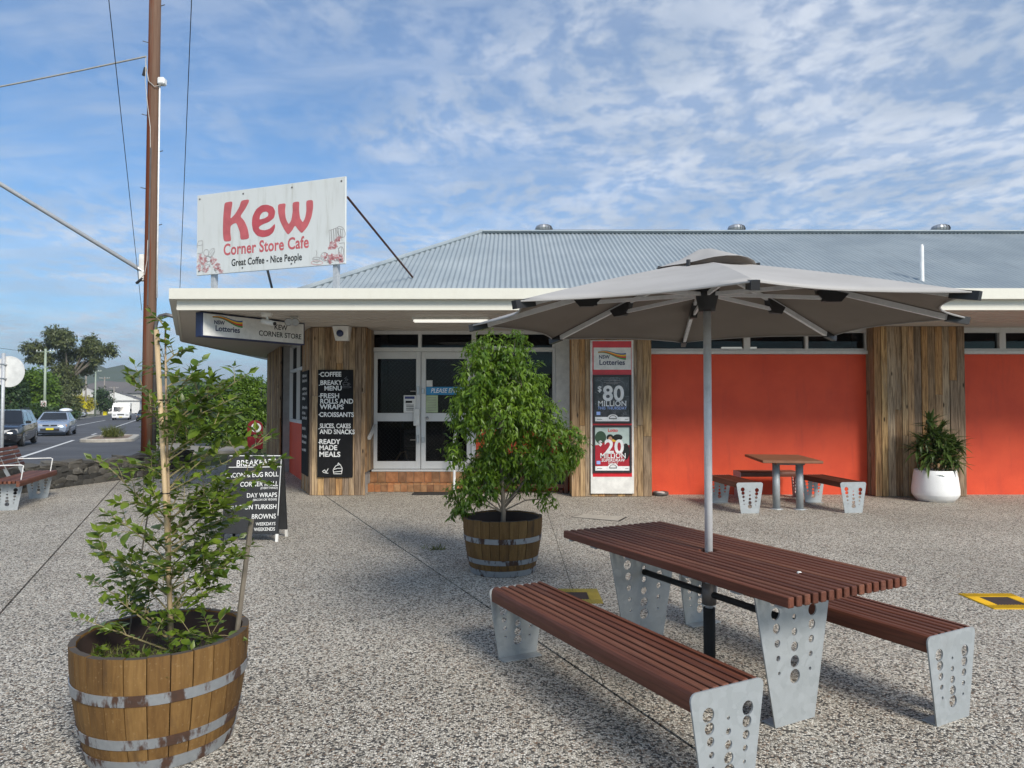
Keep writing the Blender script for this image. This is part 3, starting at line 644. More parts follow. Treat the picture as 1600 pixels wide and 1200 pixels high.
# ================================================================== THE STORE
UX, UY = -0.413, 0.911
def build_store():
    st = thing('corner_store', 'single storey corner store with grey corrugated roof, red walls and timber clad pillars', 'building', (2.0, 12.5, 0))
    off = (-2.0, -12.5, 0)
    def B(mb, name, mat, parent=None, **k):
        if parent is None: return mb.build(name, mat, st, loc=off, **k)
        return mb.build(name, mat, parent, **k)
    # solid wall cores behind the cladding
    mb = MB(); c = [(-3.44, 12.39), (-2.60, 12.39), (-2.60, 13.2), (-3.44 + UX * .9 + .2, 13.2)]
    mb.prism([(-3.44, 12.39), (-2.60, 12.39), (-2.60, 13.3), (-3.46 + UX * 1.0 + .02, 12.37 + UY * 1.0)], 0, 2.93)
    B(mb, 'pillar_core', 'render_grey')
    for x0, x1 in ((1.06, 2.36), (6.27, 7.75), (11.9, 13.4)): B(MB().box(x0, x1, 12.24, 13.1, 0, 2.93), 'pillar_core', 'render_grey')
    # timber planks, each its own piece
    def planks(ox, oy, dx, dy, width, nx, ny, z0, z1, w0=0.095, w1=0.135, joints=0.45):
        x = 0.0; ang = math.atan2(dy, dx)
        while x < width - 0.02:
            w = min(rng.uniform(w0, w1), width - x)
            if width - x - w < 0.04: w = width - x
            cuts = [z0]
            if rng.random() < joints: cuts.append(z0 + (z1 - z0) * rng.uniform(.2, .8))
            cuts.append(z1)
            for a, b in zip(cuts, cuts[1:]):
                t = rng.uniform(.014, .036); m = MB(); m.cbox(0.0025, w - .0025, -t, 0.012, 0, b - a - (.003 if b != z1 else 0), .003)
                o = m.build('plank', 'reclaimed_plank', st, rot=(0, 0, ang))
                o.location = (ox + dx * x - 2.0, oy + dy * x - 12.5, a)
            x += w
    planks(-3.48, 12.38, 1, 0, 0.93, 0, -1, 0.004, 2.925)
    planks(-3.48 + UX * 1.08, 12.37 + UY * 1.08, -UX, -UY, 1.07, 0, 0, 0.004, 2.925)
    planks(-2.565, 12.38, 0, 1, 0.72, 0, 0, 0.4, 2.925, joints=0)           # door reveal, turned to the doors
    for x0, x1 in ((1.02, 2.40), (6.23, 7.79), (11.86, 13.44)):
        planks(x0, 12.235, 1, 0, x1 - x0, 0, -1, 0.004, 2.925)
        planks(x0 + .035, 12.60, 0, -1, 0.36, 0, 0, 0.004, 2.925, joints=.3)
        planks(x1 - .035, 12.24, 0, 1, 0.36, 0, 0, 0.004, 2.925, joints=.3)
    P = lambda t, o=0.0: (-3.48 + UX * t + UY * o, 12.35 + UY * t - UX * o)
    a = P(7.7); planks(a[0], a[1], -UX, -UY, 3.1, 0, 0, 0.004, 2.925)
    a, b = P(4.6, .05), P(7.7, .05)
    B(MB().prism([a, (a[0] + 1.0, a[1] + .4), (b[0] + 1.0, b[1] + .4), b], 0, 2.93), 'end_wall', 'render_grey')
    # street side: red dado and window
    a, b = P(1.05, .2), P(4.65, .2)
    B(MB().prism([a, (a[0] + .2, a[1] + .09), (b[0] + .2, b[1] + .09), b], 0, 1.17), 'dado_wall', 'red_wall_paint')
    w = B(MB(), 'window', 'frame_alu'); m = MB()
    for t0, t1, z0, z1 in ((1.05, 4.65, 1.17, 1.24), (1.05, 4.65, 2.30, 2.37), (1.05, 4.65, 2.86, 2.93)):
        p, q = P(t0, .24), P(t1, .24); m.bar((p[0], p[1], (z0 + z1) / 2), (q[0], q[1], (z0 + z1) / 2), .08, z1 - z0)
    for t in (1.1, 2.25, 3.4, 4.58):
        p = P(t, .24); m.bar((p[0], p[1], 1.18), (p[0], p[1], 2.9), .08, .08)
    m.build('frame', 'frame_alu', w)
    p, q = P(1.05, .26), P(4.65, .26)
    MB().sheet([(p[0], p[1], 1.2), (q[0], q[1], 1.2), (q[0], q[1], 2.9), (p[0], p[1], 2.9)]).build('pane', 'pane_dark', w)
    # red front walls and strip windows over them
    for x0, x1, mull in ((2.36, 6.27, (4.13, 5.18)), (7.75, 11.9, (8.62, 9.7, 10.8))):
        B(MB().box(x0, x1, 12.5, 12.75, 0.0, 2.46), 'front_wall', 'red_wall_paint')
        B(MB().box(x0, x1, 12.42, 12.72, 2.463, 2.52), 'window_sill', 'frame_alu')
        w = B(MB(), 'window', 'frame_alu'); m = MB()
        m.box(x0, x1, 12.46, 12.56, 2.523, 2.56); m.box(x0, x1, 12.46, 12.56, 2.84, 2.93); m.box(x0, x0 + .06, 12.462, 12.558, 2.56, 2.84); m.box(x1 - .06, x1, 12.462, 12.558, 2.56, 2.84)
        for k, mx in enumerate(mull): m.box(mx - (.055 if k == 0 else .025), mx + (.055 if k == 0 else .025), 12.455, 12.563, 2.558, 2.842)
        m.build('frame', 'frame_alu', w)
        xs = [x0] + list(mull) + [x1]
        for a, b in zip(xs, xs[1:]): MB().sheet([(a, 12.52, 2.55), (b, 12.52, 2.55), (b, 12.52, 2.85), (a, 12.52, 2.85)]).build('pane', 'window_glass', w)
    # doors bay
    dy = 13.05
    fr = B(MB(), 'door_frame', 'frame_alu'); m = MB()
    for x in (-2.60, -0.70): m.box(x - .04, x + .04, dy - .06, dy + .06, .395, 2.93)
    m.box(-2.56, -0.74, dy - .058, dy + .058, 2.545, 2.62); m.box(-2.56, -0.74, dy - .058, dy + .058, 2.865, 2.93)
    m.box(-1.72, -1.66, dy - .055, dy + .055, 2.62, 2.865); m.box(-2.56, -0.74, dy - .07, dy + .05, .357, .392)
    m.build('frame', 'frame_alu', fr)
    for a, b in ((-2.56, -1.72), (-1.66, -.74)): MB().sheet([(a, dy, 2.6), (b, dy, 2.6), (b, dy, 2.88), (a, dy, 2.88)]).build('pane', 'window_glass', fr)
    def door(x0, x1, handle_left):
        d = B(MB(), 'door', 'frame_alu'); m = MB(); z0, z1 = .40, 2.54
        m.cbox(x0, x0 + .085, dy - .025, dy + .02, z0, z1, .004); m.cbox(x1 - .085, x1, dy - .025, dy + .02, z0, z1, .004)
        m.box(x0 + .085, x1 - .085, dy - .022, dy + .017, z1 - .125, z1 - .002); m.box(x0 + .085, x1 - .085, dy - .022, dy + .017, z0 + .002, z0 + .14); m.box(x0 + .085, x1 - .085, dy - .022, dy + .017, 1.27, 1.42)
        m.build('rail_frame', 'frame_alu', d)
        for a, b in ((z0 + .13, 1.28), (1.41, z1 - .12)):
            MB().sheet([(x0 + .08, dy + .004, a), (x1 - .08, dy + .004, a), (x1 - .08, dy + .004, b), (x0 + .08, dy + .004, b)]).build('pane', 'window_glass', d)
            g = MB(); X0, X1 = x0 + .085, x1 - .085; st_ = .075                                # diamond security mesh behind the glass
            k = -math.ceil((b - a) / st_)
            while X0 + k * st_ < X1:
                for sgn in (1, -1):
                    xa = X0 + k * st_; pts = []
                    lo = max(0, (X0 - xa)); hi = min(b - a, X1 - xa)
                    if hi - lo > .02:
                        if sgn > 0: g.bar((xa + lo, dy - .006, a + lo), (xa + hi, dy - .006, a + hi), .004, .004)
                        else: g.bar((xa + lo, dy - .008, b - lo), (xa + hi, dy - .008, b - hi), .004, .004)
                k += 1
            g.build('security_mesh', 'black_paint', d)
        return d
    d1 = door(-2.555, -1.675, False); d2 = door(-1.665, -.745, True)
    MB().cbox(-1.80, -1.69, dy - .075, dy - .024, 1.19, 1.50, .008).build('lock_plate', 'panel_white', d1)
    for z in (1.82, .93):
        MB().tube([(-1.86, dy - .05, z), (-1.72, dy - .05, z)], .008, 6).build('pull_bar', 'steel', d1)
        MB().cbox(-1.74, -1.70, dy - .07, dy - .024, z - .06, z + .09, .006).build('bolt', 'steel', d1)
        MB().cbox(-1.655, -1.60, dy - .055, dy - .024, z - .05, z + .05, .006).build('bolt', 'steel', d2)
    MB().lathe([(.0, -.06), (.022, -.055), (.03, -.04), (.022, -.02), (.014, 0)], 14).build('door_knob', 'steel', d2, loc=(-1.55, dy - .022, 1.33), rot=(R(-90), 0, 0), smooth=True)
    # notices on the doors
    nb = MB().box(-1.985, -1.765, dy - .0265, dy + .0035, 1.425, 1.745); nb.build('notice', 'panel_white', d1)
    m = MB(); m.box(-1.965, -1.785, dy - .029, dy - .027, 1.68, 1.725); m.build('print', 'sticker_blue', d1)
    m = MB(); m.box(-1.95, -1.83, dy - .029, dy - .027, 1.605, 1.645)
    for z in (1.56, 1.53, 1.50, 1.47): m.box(-1.94, -1.80, dy - .029, dy - .027, z, z + .012)
    m.build('print', 'ink_black', d1)
    nd = MB().box(-1.575, -.80, dy - .0265, dy + .0035, 1.755, 1.90).build('door_sign', 'enter_blue', d2)
    text('PLEASE ENTER', .115, 'poster_white', d2, (-1.19, dy - .029, 1.828), bold=.012, shear=.25, width=.82)
    MB().box(-1.575, -1.36, dy - .026, dy + .003, 1.43, 1.745).build('notice', 'notice_green', d2)
    m = MB()
    for k in range(9): m.box(-1.55, -1.39, dy - .028, dy - .0265, 1.46 + k * .03, 1.468 + k * .03)
    m.build('print', 'line_grey', d2)
    MB().box(-1.57, -1.46, dy - .026, dy + .003, 1.905, 2.02).build('notice', 'panel_white', d2)
    # shopfront window beside the doors, with red dado under it
    B(MB().box(-.66, 1.06, dy - .05, dy + .1, 0, 1.12), 'dado_wall', 'red_wall_paint')
    w = B(MB(), 'window', 'frame_alu'); m = MB()
    for z0, z1 in ((1.122, 1.19), (2.545, 2.62), (2.865, 2.93)): m.box(-.66, .80, dy - .055, dy + .055, z0, z1)
    m.box(.74, .80, dy - .05, dy + .05, 1.19, 2.865); m.build('frame', 'frame_alu', w)
    MB().sheet([(-.66, dy, 1.15), (.8, dy, 1.15), (.8, dy, 2.9), (-.66, dy, 2.9)]).build('pane', 'window_glass', w)
    B(MB().box(.803, 1.06, dy - .045, dy + .05, 1.122, 2.93), 'side_panel', 'panel_white')
    # tiled steps
    sb = B(MB().box(-2.60, -.64, 12.78, 13.12, 0, .145).box(-2.60, -.64, 12.985, 13.12, .145, .345), 'step', 'render_grey')
    sb.data.materials.clear(); sb.data.materials.append(MATS['kerb_concrete'])
    x = -2.585
    while x < -.66:
        w = .118
        MB().cbox(x, x + w - .006, 12.765, 12.785, .012, .143, .004).build('tile', 'step_tile', sb)
        MB().cbox(x, x + w - .006, 12.768, 12.975, .138, .162, .004).build('tile', 'step_tile', sb)
        x += w
    x = -2.585
    while x < -.66:
        w = rng.choice((.14, .19, .24)); w = min(w, -.65 - x)
        if w > .05: MB().cbox(x, x + w - .007, 12.97, 12.99, .166, .352, .004).build('tile', 'step_tile', sb)
        x += w
    # interior
    m = MB()
    p1, p2 = P(.9, .3), P(7.6, .3); m.sheet([(-2.4, 13.2, .02), (14, 13.2, .02), (14, 18.5, .02), (p2[0], p2[1], .02), (p1[0], p1[1], .02)]); m.sheet([(-4.2, 17.5, 0), (14, 17.5, 0), (14, 17.5, 3), (-4.2, 17.5, 3)])
    m.sheet([(14, 12.7, 0), (14, 18, 0), (14, 18, 3), (14, 12.7, 3)]); m.sheet([(-2.5, 12.6, 2.965), (14.5, 12.6, 2.965), (14.5, 18, 2.965), (p2[0], p2[1], 2.965), (p1[0], p1[1], 2.965)]); q1, q2 = P(1.0, 1.6), P(7.6, 1.6); m.sheet([(q1[0], q1[1], 0), (q2[0], q2[1], 0), (q2[0], q2[1], 3), (q1[0], q1[1], 3)])
    B(m, 'interior', 'interior_dark')
    m = MB()
    for x0, x1, y0, z1 in ((-2.3, -1.9, 14.6, 1.3), (-1.5, -.8, 15.2, 1.6), (-.5, .7, 14.0, 1.5), (3.0, 6.0, 14.5, 2.2), (8, 11, 14.5, 2.2)):
        for z in np.arange(.3, z1, .35): m.box(x0, x1, y0, y0 + .4, z, z + .03)
        m.box(x0, x0 + .03, y0 + .002, y0 + .398, .02, z1); m.box(x1 - .03, x1, y0 + .002, y0 + .398, .02, z1)
    m.box(-2.40, -2.0, 13.5, 13.8, .02, .5)
    B(m, 'shelving', 'interior_shelf')
    m = MB().cbox(-2.42, -2.02, 13.25, 13.5, .40, .52, .02); m.tube([(-2.2, 13.4, .5), (-2.1, 13.4, .66), (-2.0, 13.4, .70), (-1.98, 13.4, .55)], .018, 6)
    B(m, 'basket', 'ply_brown')
    for x0, x1, y, z in ((4.6, 5.35, 15.5, 2.78), (-.9, -.1, 15.6, 2.8), (8.2, 9.4, 15.5, 2.8)):
        B(MB().box(x0, x1, y, y + .1, z, z + .05), 'ceiling_light', 'tube_lit')
    # soffit, fascia and gutter
    sof = [(-4.76, 10.03), (14.6, 10.03), (14.6, 13.4), (-2.4, 13.4), (-6.0, 20.4), (-7.3, 21.5), (-7.12, 15.2)]
    so = B(MB().prism(sof, 2.932, 2.96), 'soffit', 'soffit_paint')
    m = MB()
    for k in range(1, 11): m.box(-4.6, 14.5, 10.0 + k * .27, 10.0 + k * .27 + .010, 2.925, 2.934)
    m.build('cover_strip', 'soffit_paint', so)
    e = [Vector((14.6, 9.9, 0)), Vector((-4.8, 9.9, 0)), Vector((-7.2, 15.2, 0)), Vector((-7.6, 22, 0))]
    g = MB(); f = MB()
    prof_g = [(0, 3.06), (-.0, 3.205), (.03, 3.215), (.035, 3.20), (.13, 3.19), (.13, 3.06)]
    prof_f = [(.10, 2.915), (.10, 3.062), (.128, 3.062), (.128, 2.915)]
    for MBx, prof in ((g, prof_g), (f, prof_f)):
        n = len(prof)
        dirs = [(e[i + 1] - e[i]).normalized() for i in range(3)]
        for i, p in enumerate(e):
            ds = [dirs[max(i - 1, 0)], dirs[min(i, 2)]]; n1 = Vector((ds[0].y, -ds[0].x, 0)) ; n2 = Vector((ds[1].y, -ds[1].x, 0))
            mi = (n1 + n2); mi = mi / (1 + n1.dot(n2))
            MBx.v += [tuple(p + mi * o + Vector((0, 0, z))) for o, z in prof]
        for i in range(3):
            for k in range(n): k2 = (k + 1) % n; MBx.f.append((i * n + k, i * n + k2, (i + 1) * n + k2, (i + 1) * n + k))
        MBx.f.append(tuple(range(n))); MBx.f.append(tuple(3 * n + k for k in range(n))[::-1])
    B(g, 'gutter', 'fascia_paint'); B(f, 'fascia', 'fascia_paint')
    # veranda roof, then the hipped main roof
    m = MB(); m.sheet([(-4.7, 9.98, 3.18), (14.6, 9.98, 3.18), (14.6, 12.6, 3.44), (-3.4, 12.6, 3.44)]); m.sheet([(-4.7, 9.98, 3.18), (-3.4, 12.6, 3.44), (-6.8, 21, 3.44), (-7.5, 22, 3.18), (-7.1, 15.2, 3.18)])
    B(m, 'veranda_roof', 'roof_steel')
    zp = lambda y: 3.62 + .4636 * (y - 12.4)
    m = MB(); pitch = .095; n = 8; x = -3.86; cols = []
    while x < 16.0:
        yt = min(16.8, 12.4 + (x + 3.5) * 4.4 / 2.78)
        if yt > 12.0:
            k = .016 * math.cos(2 * math.pi * (x / pitch)); cols.append((x, 12.0, zp(12.0) + k)); cols.append((x, yt, zp(yt) + k))
        x += pitch / n
    m.v = cols; m.f = [(2 * i, 2 * i + 2, 2 * i + 3, 2 * i + 1) for i in range(len(cols) // 2 - 1)]
    rf = B(m, 'roof', 'roof_steel', smooth=True)
    m = MB(); q = [(-3.9, 12.0, 3.44), (-.72, 16.8, 5.655), (-3.6, 23, 5.655), (-7.2, 20, 3.44)]; m.sheet(q); m.sheet([(-.72, 16.8, 5.655), (16, 16.8, 5.655), (16, 22, 3.3), (-3.6, 23, 5.655)])
    m.build('rear_slope', 'roof_steel', rf)
    m = MB(); m.tube([(-.78, 16.78, 5.675), (16, 16.78, 5.675)], .045, 8)
    for s_ in (-1, 1): m.bar((-.7, 16.78 + s_ * .10, 5.665 - (.05 if s_ < 0 else .02)), (16, 16.78 + s_ * .10, 5.665 - (.05 if s_ < 0 else .02)), .2, .012, (0, -.42 * s_, 1))
    m.build('ridge_cap', 'roof_steel', rf, smooth=False)
    m = MB(); m.tube([(-3.86, 11.86, 3.40), (-.72, 16.8, 5.69)], .05, 8)
    m.build('hip_cap', 'roof_steel', rf)
    # turbine vents just behind the ridge
    for i, (x, y) in enumerate(((.77, 17.05), (5.42, 17.05), (10.35, 17.05))):
        t = MB(); t.lathe([(.12, 0), (.12, .26)], 16); v = t.build('turbine_vent', 'steel', st, loc=(x - 2, y - 12.5, 5.45), smooth=True)
        for k in range(18):
            a = 2 * math.pi * k / 18; q = MB()
            pr = [(.13, .26), (.205, .31), (.215, .36), (.185, .42), (.11, .455), (.02, .465)]
            vs = []
            for r_, z_ in pr: vs += [(r_ * math.cos(a), r_ * math.sin(a), z_), (r_ * .93 * math.cos(a + .42), r_ * .93 * math.sin(a + .42), z_)]
            q.add(vs, [(2 * j, 2 * j + 1, 2 * j + 3, 2 * j + 2) for j in range(5)]); q.build('vane', 'steel', v)
    m = MB(); m.tube([(7.45, 12.85, 3.70), (7.45, 12.85, 4.46)], .036, 14); m.tube([(7.45, 12.85, 4.45), (7.45, 12.85, 4.49)], .026, 12)
    m.build('flue_pipe', 'conduit_white', rf)
    for x0, x1 in ((.95, 2.05), (2.06, 3.16), (3.17, 4.27), (5.95, 7.05), (7.06, 8.16), (8.17, 9.3)):
        t = thing('solar_panel', 'dark solar panel edge showing along the roof ridge', 'solar panel', (x0, 17.0, 5.66), group='solar panels behind the ridge')
        MB().add([(0, 0, .11), (x1 - x0 - .01, 0, .11), (x1 - x0 - .01, 1.5, -.30), (0, 1.5, -.30)], [(0, 1, 2, 3)]).build('panel', 'solar_dark', t)
        m = MB(); m.bar((0, 0, .10), (x1 - x0 - .01, 0, .10), .03, .035); m.bar((.1, .02, -.08), (.1, .02, .10), .03, .03); m.bar((x1 - x0 - .1, .02, -.08), (x1 - x0 - .1, .02, .10), .03, .03)
        m.build('frame', 'steel_dark', t)
    # handrails by the steps
    m = MB(); m.bar((-2.52, 12.55, .98), (-2.50, 13.0, 1.20), .05, .05); m.tube([(-2.55, 12.56, .98), (-2.60, 12.56, .96)], .012, 6)
    B(m, 'grab_rail', 'frame_alu')
    m = MB(); m.tube([(-1.03, 12.72, 0), (-1.03, 12.72, .93), (-1.03, 12.78, .98), (-1.03, 13.0, 1.1)], .024, 10)
    B(m, 'handrail', 'conduit_white')
    return st
store = build_store()
# ================================================================== SIGNS AND FIXTURES
def wave_logo(parent, x, z, w, h, y):
    "NSW Lotteries mark: coloured wave over two lines of lettering"
    bands = (('wave_blue', 1.0, .80), ('wave_yellow', .80, .54), ('wave_red', .54, .30), ('wave_green', .30, .06))
    for k, (mt, a, b) in enumerate(bands):
        mb = MB(); pts = []
        for i in range(19):
            u = i / 18; zc = z + h * (.40 + .10 * math.sin(u * 5.2 + .3) - .16 * u); th = h * (.10 + .36 * u ** 1.2)
            pts.append((x - w * .5 + u * w, zc + th * (a - .5), zc + th * (b - .5)))
        for p, q in zip(pts, pts[1:]): mb.sheet([(p[0], y - .0006 * k, p[2]), (q[0], y - .0006 * k, q[2]), (q[0], y - .0006 * k, q[1]), (p[0], y - .0006 * k, p[1])])
        mb.build('logo_wave', mt, parent)
    text('NSW', h * .32, 'navy', parent, (x - w * .28, y, z + h * .13), bold=.022, width=.95)
    text('Lotteries', h * .46, 'navy', parent, (x + w * .0, y, z - h * .22), bold=.020, width=.98)

def build_kew_sign():
    A = Vector((-5.11, 11.45)); Bq = Vector((-2.47, 10.46)); L = (Bq - A).length; ang = math.atan2((Bq - A).y, (Bq - A).x); C = (A + Bq) / 2
    t = thing('roof_sign', 'large weathered white sign reading Kew Corner Store Cafe on posts above the veranda', 'sign', (C.x, C.y, 3.25), ang)
    z0, z1 = 3.665 - 3.25, 4.97 - 3.25; H = z1 - z0
    MB().cbox(-L / 2, L / 2, 0, .035, z0, z1, .004).build('panel', 'sign_white', t)
    for x in (-L / 2 + .30, L / 2 - .20):
        MB().bar((x, .075, -.02), (x, .075, z1 - .2), .075, .075).build('post', 'pole_steel', t)
    MB().tube([(L / 2, .05, z1 - .30), (1.10, 2.67, .66)], .018, 8).build('brace', 'rust_steel', t)
    MB().tube([(-.05, .06, z0 + .02), (-.51, .82, .06)], .02, 8).build('brace', 'steel_dark', t)
    m = MB()
    for u in (.02, .33, .66, .97):
        for v in (.05, .95): m.lathe([(.0, -.006), (.014, -.004), (.016, 0)], 8, (0, 0, 0))
    bolts = MB()
    for u in (.02, .33, .66, .975):
        for v in (.05, .95): bolts.box(-L / 2 + u * L - .011, -L / 2 + u * L + .011, -.007, .001, z0 + v * H - .011, z0 + v * H + .011)
    bolts.build('bolt_heads', 'steel_dark', t)
    def mp(X, Y):                                     # drawing coordinates -> metres on the board
        u = (X - 30) / 1490; top = 285 - 208 * u; bot = 1075 - 115 * u
        uu = u * 1.06 / (1.06 * u + (1 - u) * 1.0) if 0 < u < 1 else u
        return (-L / 2 + uu * L, z1 - (Y - top) / (bot - top) * H)
    K = [(318, 372), (332, 356), (398, 345), (385, 430), (376, 515), (420, 470), (462, 400), (480, 338), (552, 325), (553, 350), (520, 415), (470, 487), (512, 530), (545, 605), (562, 700), (476, 711), (472, 640), (436, 550), (410, 556), (378, 580), (378, 650), (389, 722), (316, 728), (306, 640), (308, 490)]
    e = [(600, 560), (605, 490), (640, 420), (690, 382), (745, 376), (800, 396), (822, 440), (812, 500), (765, 540), (700, 565), (665, 590), (672, 612), (720, 622), (775, 605), (818, 556), (822, 590), (805, 640), (765, 675), (705, 688), (650, 672), (612, 625)]
    eh = [(665, 515), (672, 470), (700, 435), (738, 428), (762, 445), (758, 478), (725, 500), (690, 510)]
    w = [(864, 380), (876, 367), (938, 358), (930, 430), (938, 505), (966, 562), (990, 525), (1004, 440), (1000, 350), (1066, 339), (1062, 420), (1072, 500), (1098, 543), (1120, 500), (1132, 430), (1128, 332), (1192, 325), (1194, 400), (1180, 490), (1145, 580), (1090, 648), (1055, 610), (1026, 568), (1000, 618), (962, 662), (925, 610), (885, 530), (866, 450)]
    for nm, polys, mt in (('K', [K], 'kew_pink'), ('e', [e, eh], 'kew_red'), ('w', [w], 'kew_pink')):
        cx = sum(p[0] for p in polys[0]) / len(polys[0]); cy = sum(p[1] for p in polys[0]) / len(polys[0])
        pp = [[mp(cx + (p[0] - cx) * (1.06 if n_ == 0 else .94), cy + (p[1] - cy) * (1.05 if n_ == 0 else .94)) for p in chaikin(pl, 2)] for n_, pl in enumerate(polys)]
        me = outline_mesh('lettering', pp, .0012); link_mesh('lettering', me, mt, t, (0, -.0016, 0), (R(90), 0, 0))
    x, z = mp(728, 783); text('Corner Store Cafe', .255, 'kew_pink', t, (x, -.0016, z - .005), bold=.022, width=.80, roty=0.0, space=1.04)
    x, z = mp(738, 922); text('Great Coffee - Nice People', .155, 'ink_black', t, (x, -.0016, z), bold=.018, width=.75, space=1.03)
    # line drawings of groceries in the two lower corners
    gp, gg = MB(), MB()
    def S(mb, pts, w=.006): stroke(mb, [mp(*p) for p in pts], w, -.0015)
    def E(cx, cy, rx, ry, n=14, a0=0, a1=360, rot=0): return [(cx + dx, cy + dy) for dx, dy in ell(0, 0, rx, ry, n, a0, a1, rot)]
    S(gg, [(36, 800), (36, 770), (50, 735), (88, 730), (92, 770), (92, 850), (40, 860)]); S(gg, [(40, 780), (90, 772)])
    S(gg, E(185, 850, 24, 50, 16, 0, 360, 30)); S(gg, E(130, 850, 26, 34)); S(gg, E(150, 910, 30, 26)); S(gg, [(165, 870), (205, 815)]); S(gg, [(175, 885), (215, 835)])
    r2 = random.Random(3)
    for cx, cy, n, rr in ((85, 920, 34, 52), (200, 930, 16, 34), (240, 990, 22, 36), (130, 1010, 16, 34), (60, 1000, 12, 30), (280, 1030, 10, 20)):
        for _ in range(n):
            a = r2.uniform(0, 6.28); q = rr * r2.uniform(.25, 1); S(gp, E(cx + math.cos(a) * q, cy + math.sin(a) * q, r2.uniform(6, 13), r2.uniform(4, 9), 6, 0, 300, r2.uniform(0, 180)), .0055)
    for _ in range(16): S(gg, E(r2.uniform(45, 250), r2.uniform(950, 1040), r2.uniform(9, 20), r2.uniform(8, 16), 8, r2.uniform(0, 90), 280), .005)
    for k in range(6): S(gg, [(1370 + k * 24, 760 - k * 6), (1362 + k * 22, 600 + abs(k - 3) * 8), (1380 + k * 23, 598 + abs(k - 3) * 8), (1385 + k * 22, 740 - k * 8)], .0055)
    S(gg, E(1480, 640, 36, 60, 14, 0, 360, -25)); S(gg, [(1462, 756), (1512, 750), (1512, 930)]); S(gg, E(1240, 915, 36, 30, 12, 0, 200)); S(gg, E(1240, 905, 36, 12)); S(gg, [(1236, 880), (1245, 850), (1235, 825)]); S(gp, E(1245, 950, 58, 20)); S(gg, E(1320, 890, 38, 44)); S(gg, E(1480, 840, 26, 50)); S(gg, [(1450, 800), (1470, 860)]); S(gg, [(1490, 790), (1480, 860)])
    for cx, cy, n, rr in ((1410, 770, 26, 40), (1450, 720, 16, 30), (1385, 800, 12, 26), (1330, 890, 14, 34), (1400, 890, 26, 40), (1460, 890, 22, 36), (1380, 930, 14, 30), (1490, 930, 12, 26)):
        for _ in range(n):
            a = r2.uniform(0, 6.28); q = rr * r2.uniform(.2, 1); S(gp, E(min(1508, cx + math.cos(a) * q), cy + math.sin(a) * q, r2.uniform(6, 12), r2.uniform(4, 9), 6, 0, 300, r2.uniform(0, 180)), .0055)
    for _ in range(14): S(gg, E(r2.uniform(1310, 1495), r2.uniform(900, 945), r2.uniform(10, 22), r2.uniform(8, 15), 8, r2.uniform(0, 90), 280), .005)
    gp.build('drawing', 'line_pink', t); gg.build('drawing', 'line_grey', t)
build_kew_sign()

def build_light_box():
    A = Vector((-4.45, 10.2)); Bq = Vector((-3.43, 11.7)); L = (Bq - A).length; ang = math.atan2((Bq - A).y, (Bq - A).x); C = (A + Bq) / 2
    t = thing('hanging_sign', 'white lotteries and corner store light box hanging under the veranda', 'sign', (C.x, C.y, 2.56), ang)
    MB().cbox(-L / 2 - .01, L / 2 + .02, .012, .17, 0, .36, .006).build('case', 'navy', t)
    MB().cbox(-L / 2 + .01, L / 2 - .01, 0, .03, .018, .342, .003).build('face', 'sign_face', t)
    for x in (-L / 2 + .2, L / 2 - .25): MB().tube([(x, .09, .35), (x, .09, .39)], .014, 8).build('hanger', 'steel_dark', t)
    wave_logo(t, -L / 2 + .40, .19, .50, .25, -.003)
    text('KEW', .115, 'ink_black', t, (.44, -.002, .245), bold=.012); text('CORNER STORE', .115, 'ink_black', t, (.44, -.002, .125), bold=.012, width=.98)
build_light_box()

def chalk_art(t, y):
    m = MB()
    for q in ([(.42, .13), (.50, .20), (.62, .22), (.68, .155), (.66, .06), (.44, .06), (.42, .13), (.55, .155), (.68, .155)], [(.44, .09), (.66, .105)], [(.55, .22), (.57, .25), (.60, .225)], [(.12, .10), (.18, .13), (.22, .08), (.28, .15)], [(.14, .085), (.20, .075), (.28, .07)]): stroke(m, [(x * .61 - .305 + .02, z) for x, z in q], .011, y)
    m.build('drawing', 'chalk', t)
    m = MB()
    for q in (ell(.18, 1.62, .05, .022), ell(.18, 1.62, .05, .05, 10, 180, 360), ell(.235, 1.61, .02, .02, 8), ell(.19, 1.56, .085, .014, 14), [(.16, 1.66), (.19, 1.69), (.16, 1.71), (.20, 1.74)], [(.19, 1.66), (.22, 1.69), (.19, 1.71)]): stroke(m, q, .006, y)
    m.build('drawing', 'chalk_dim', t)
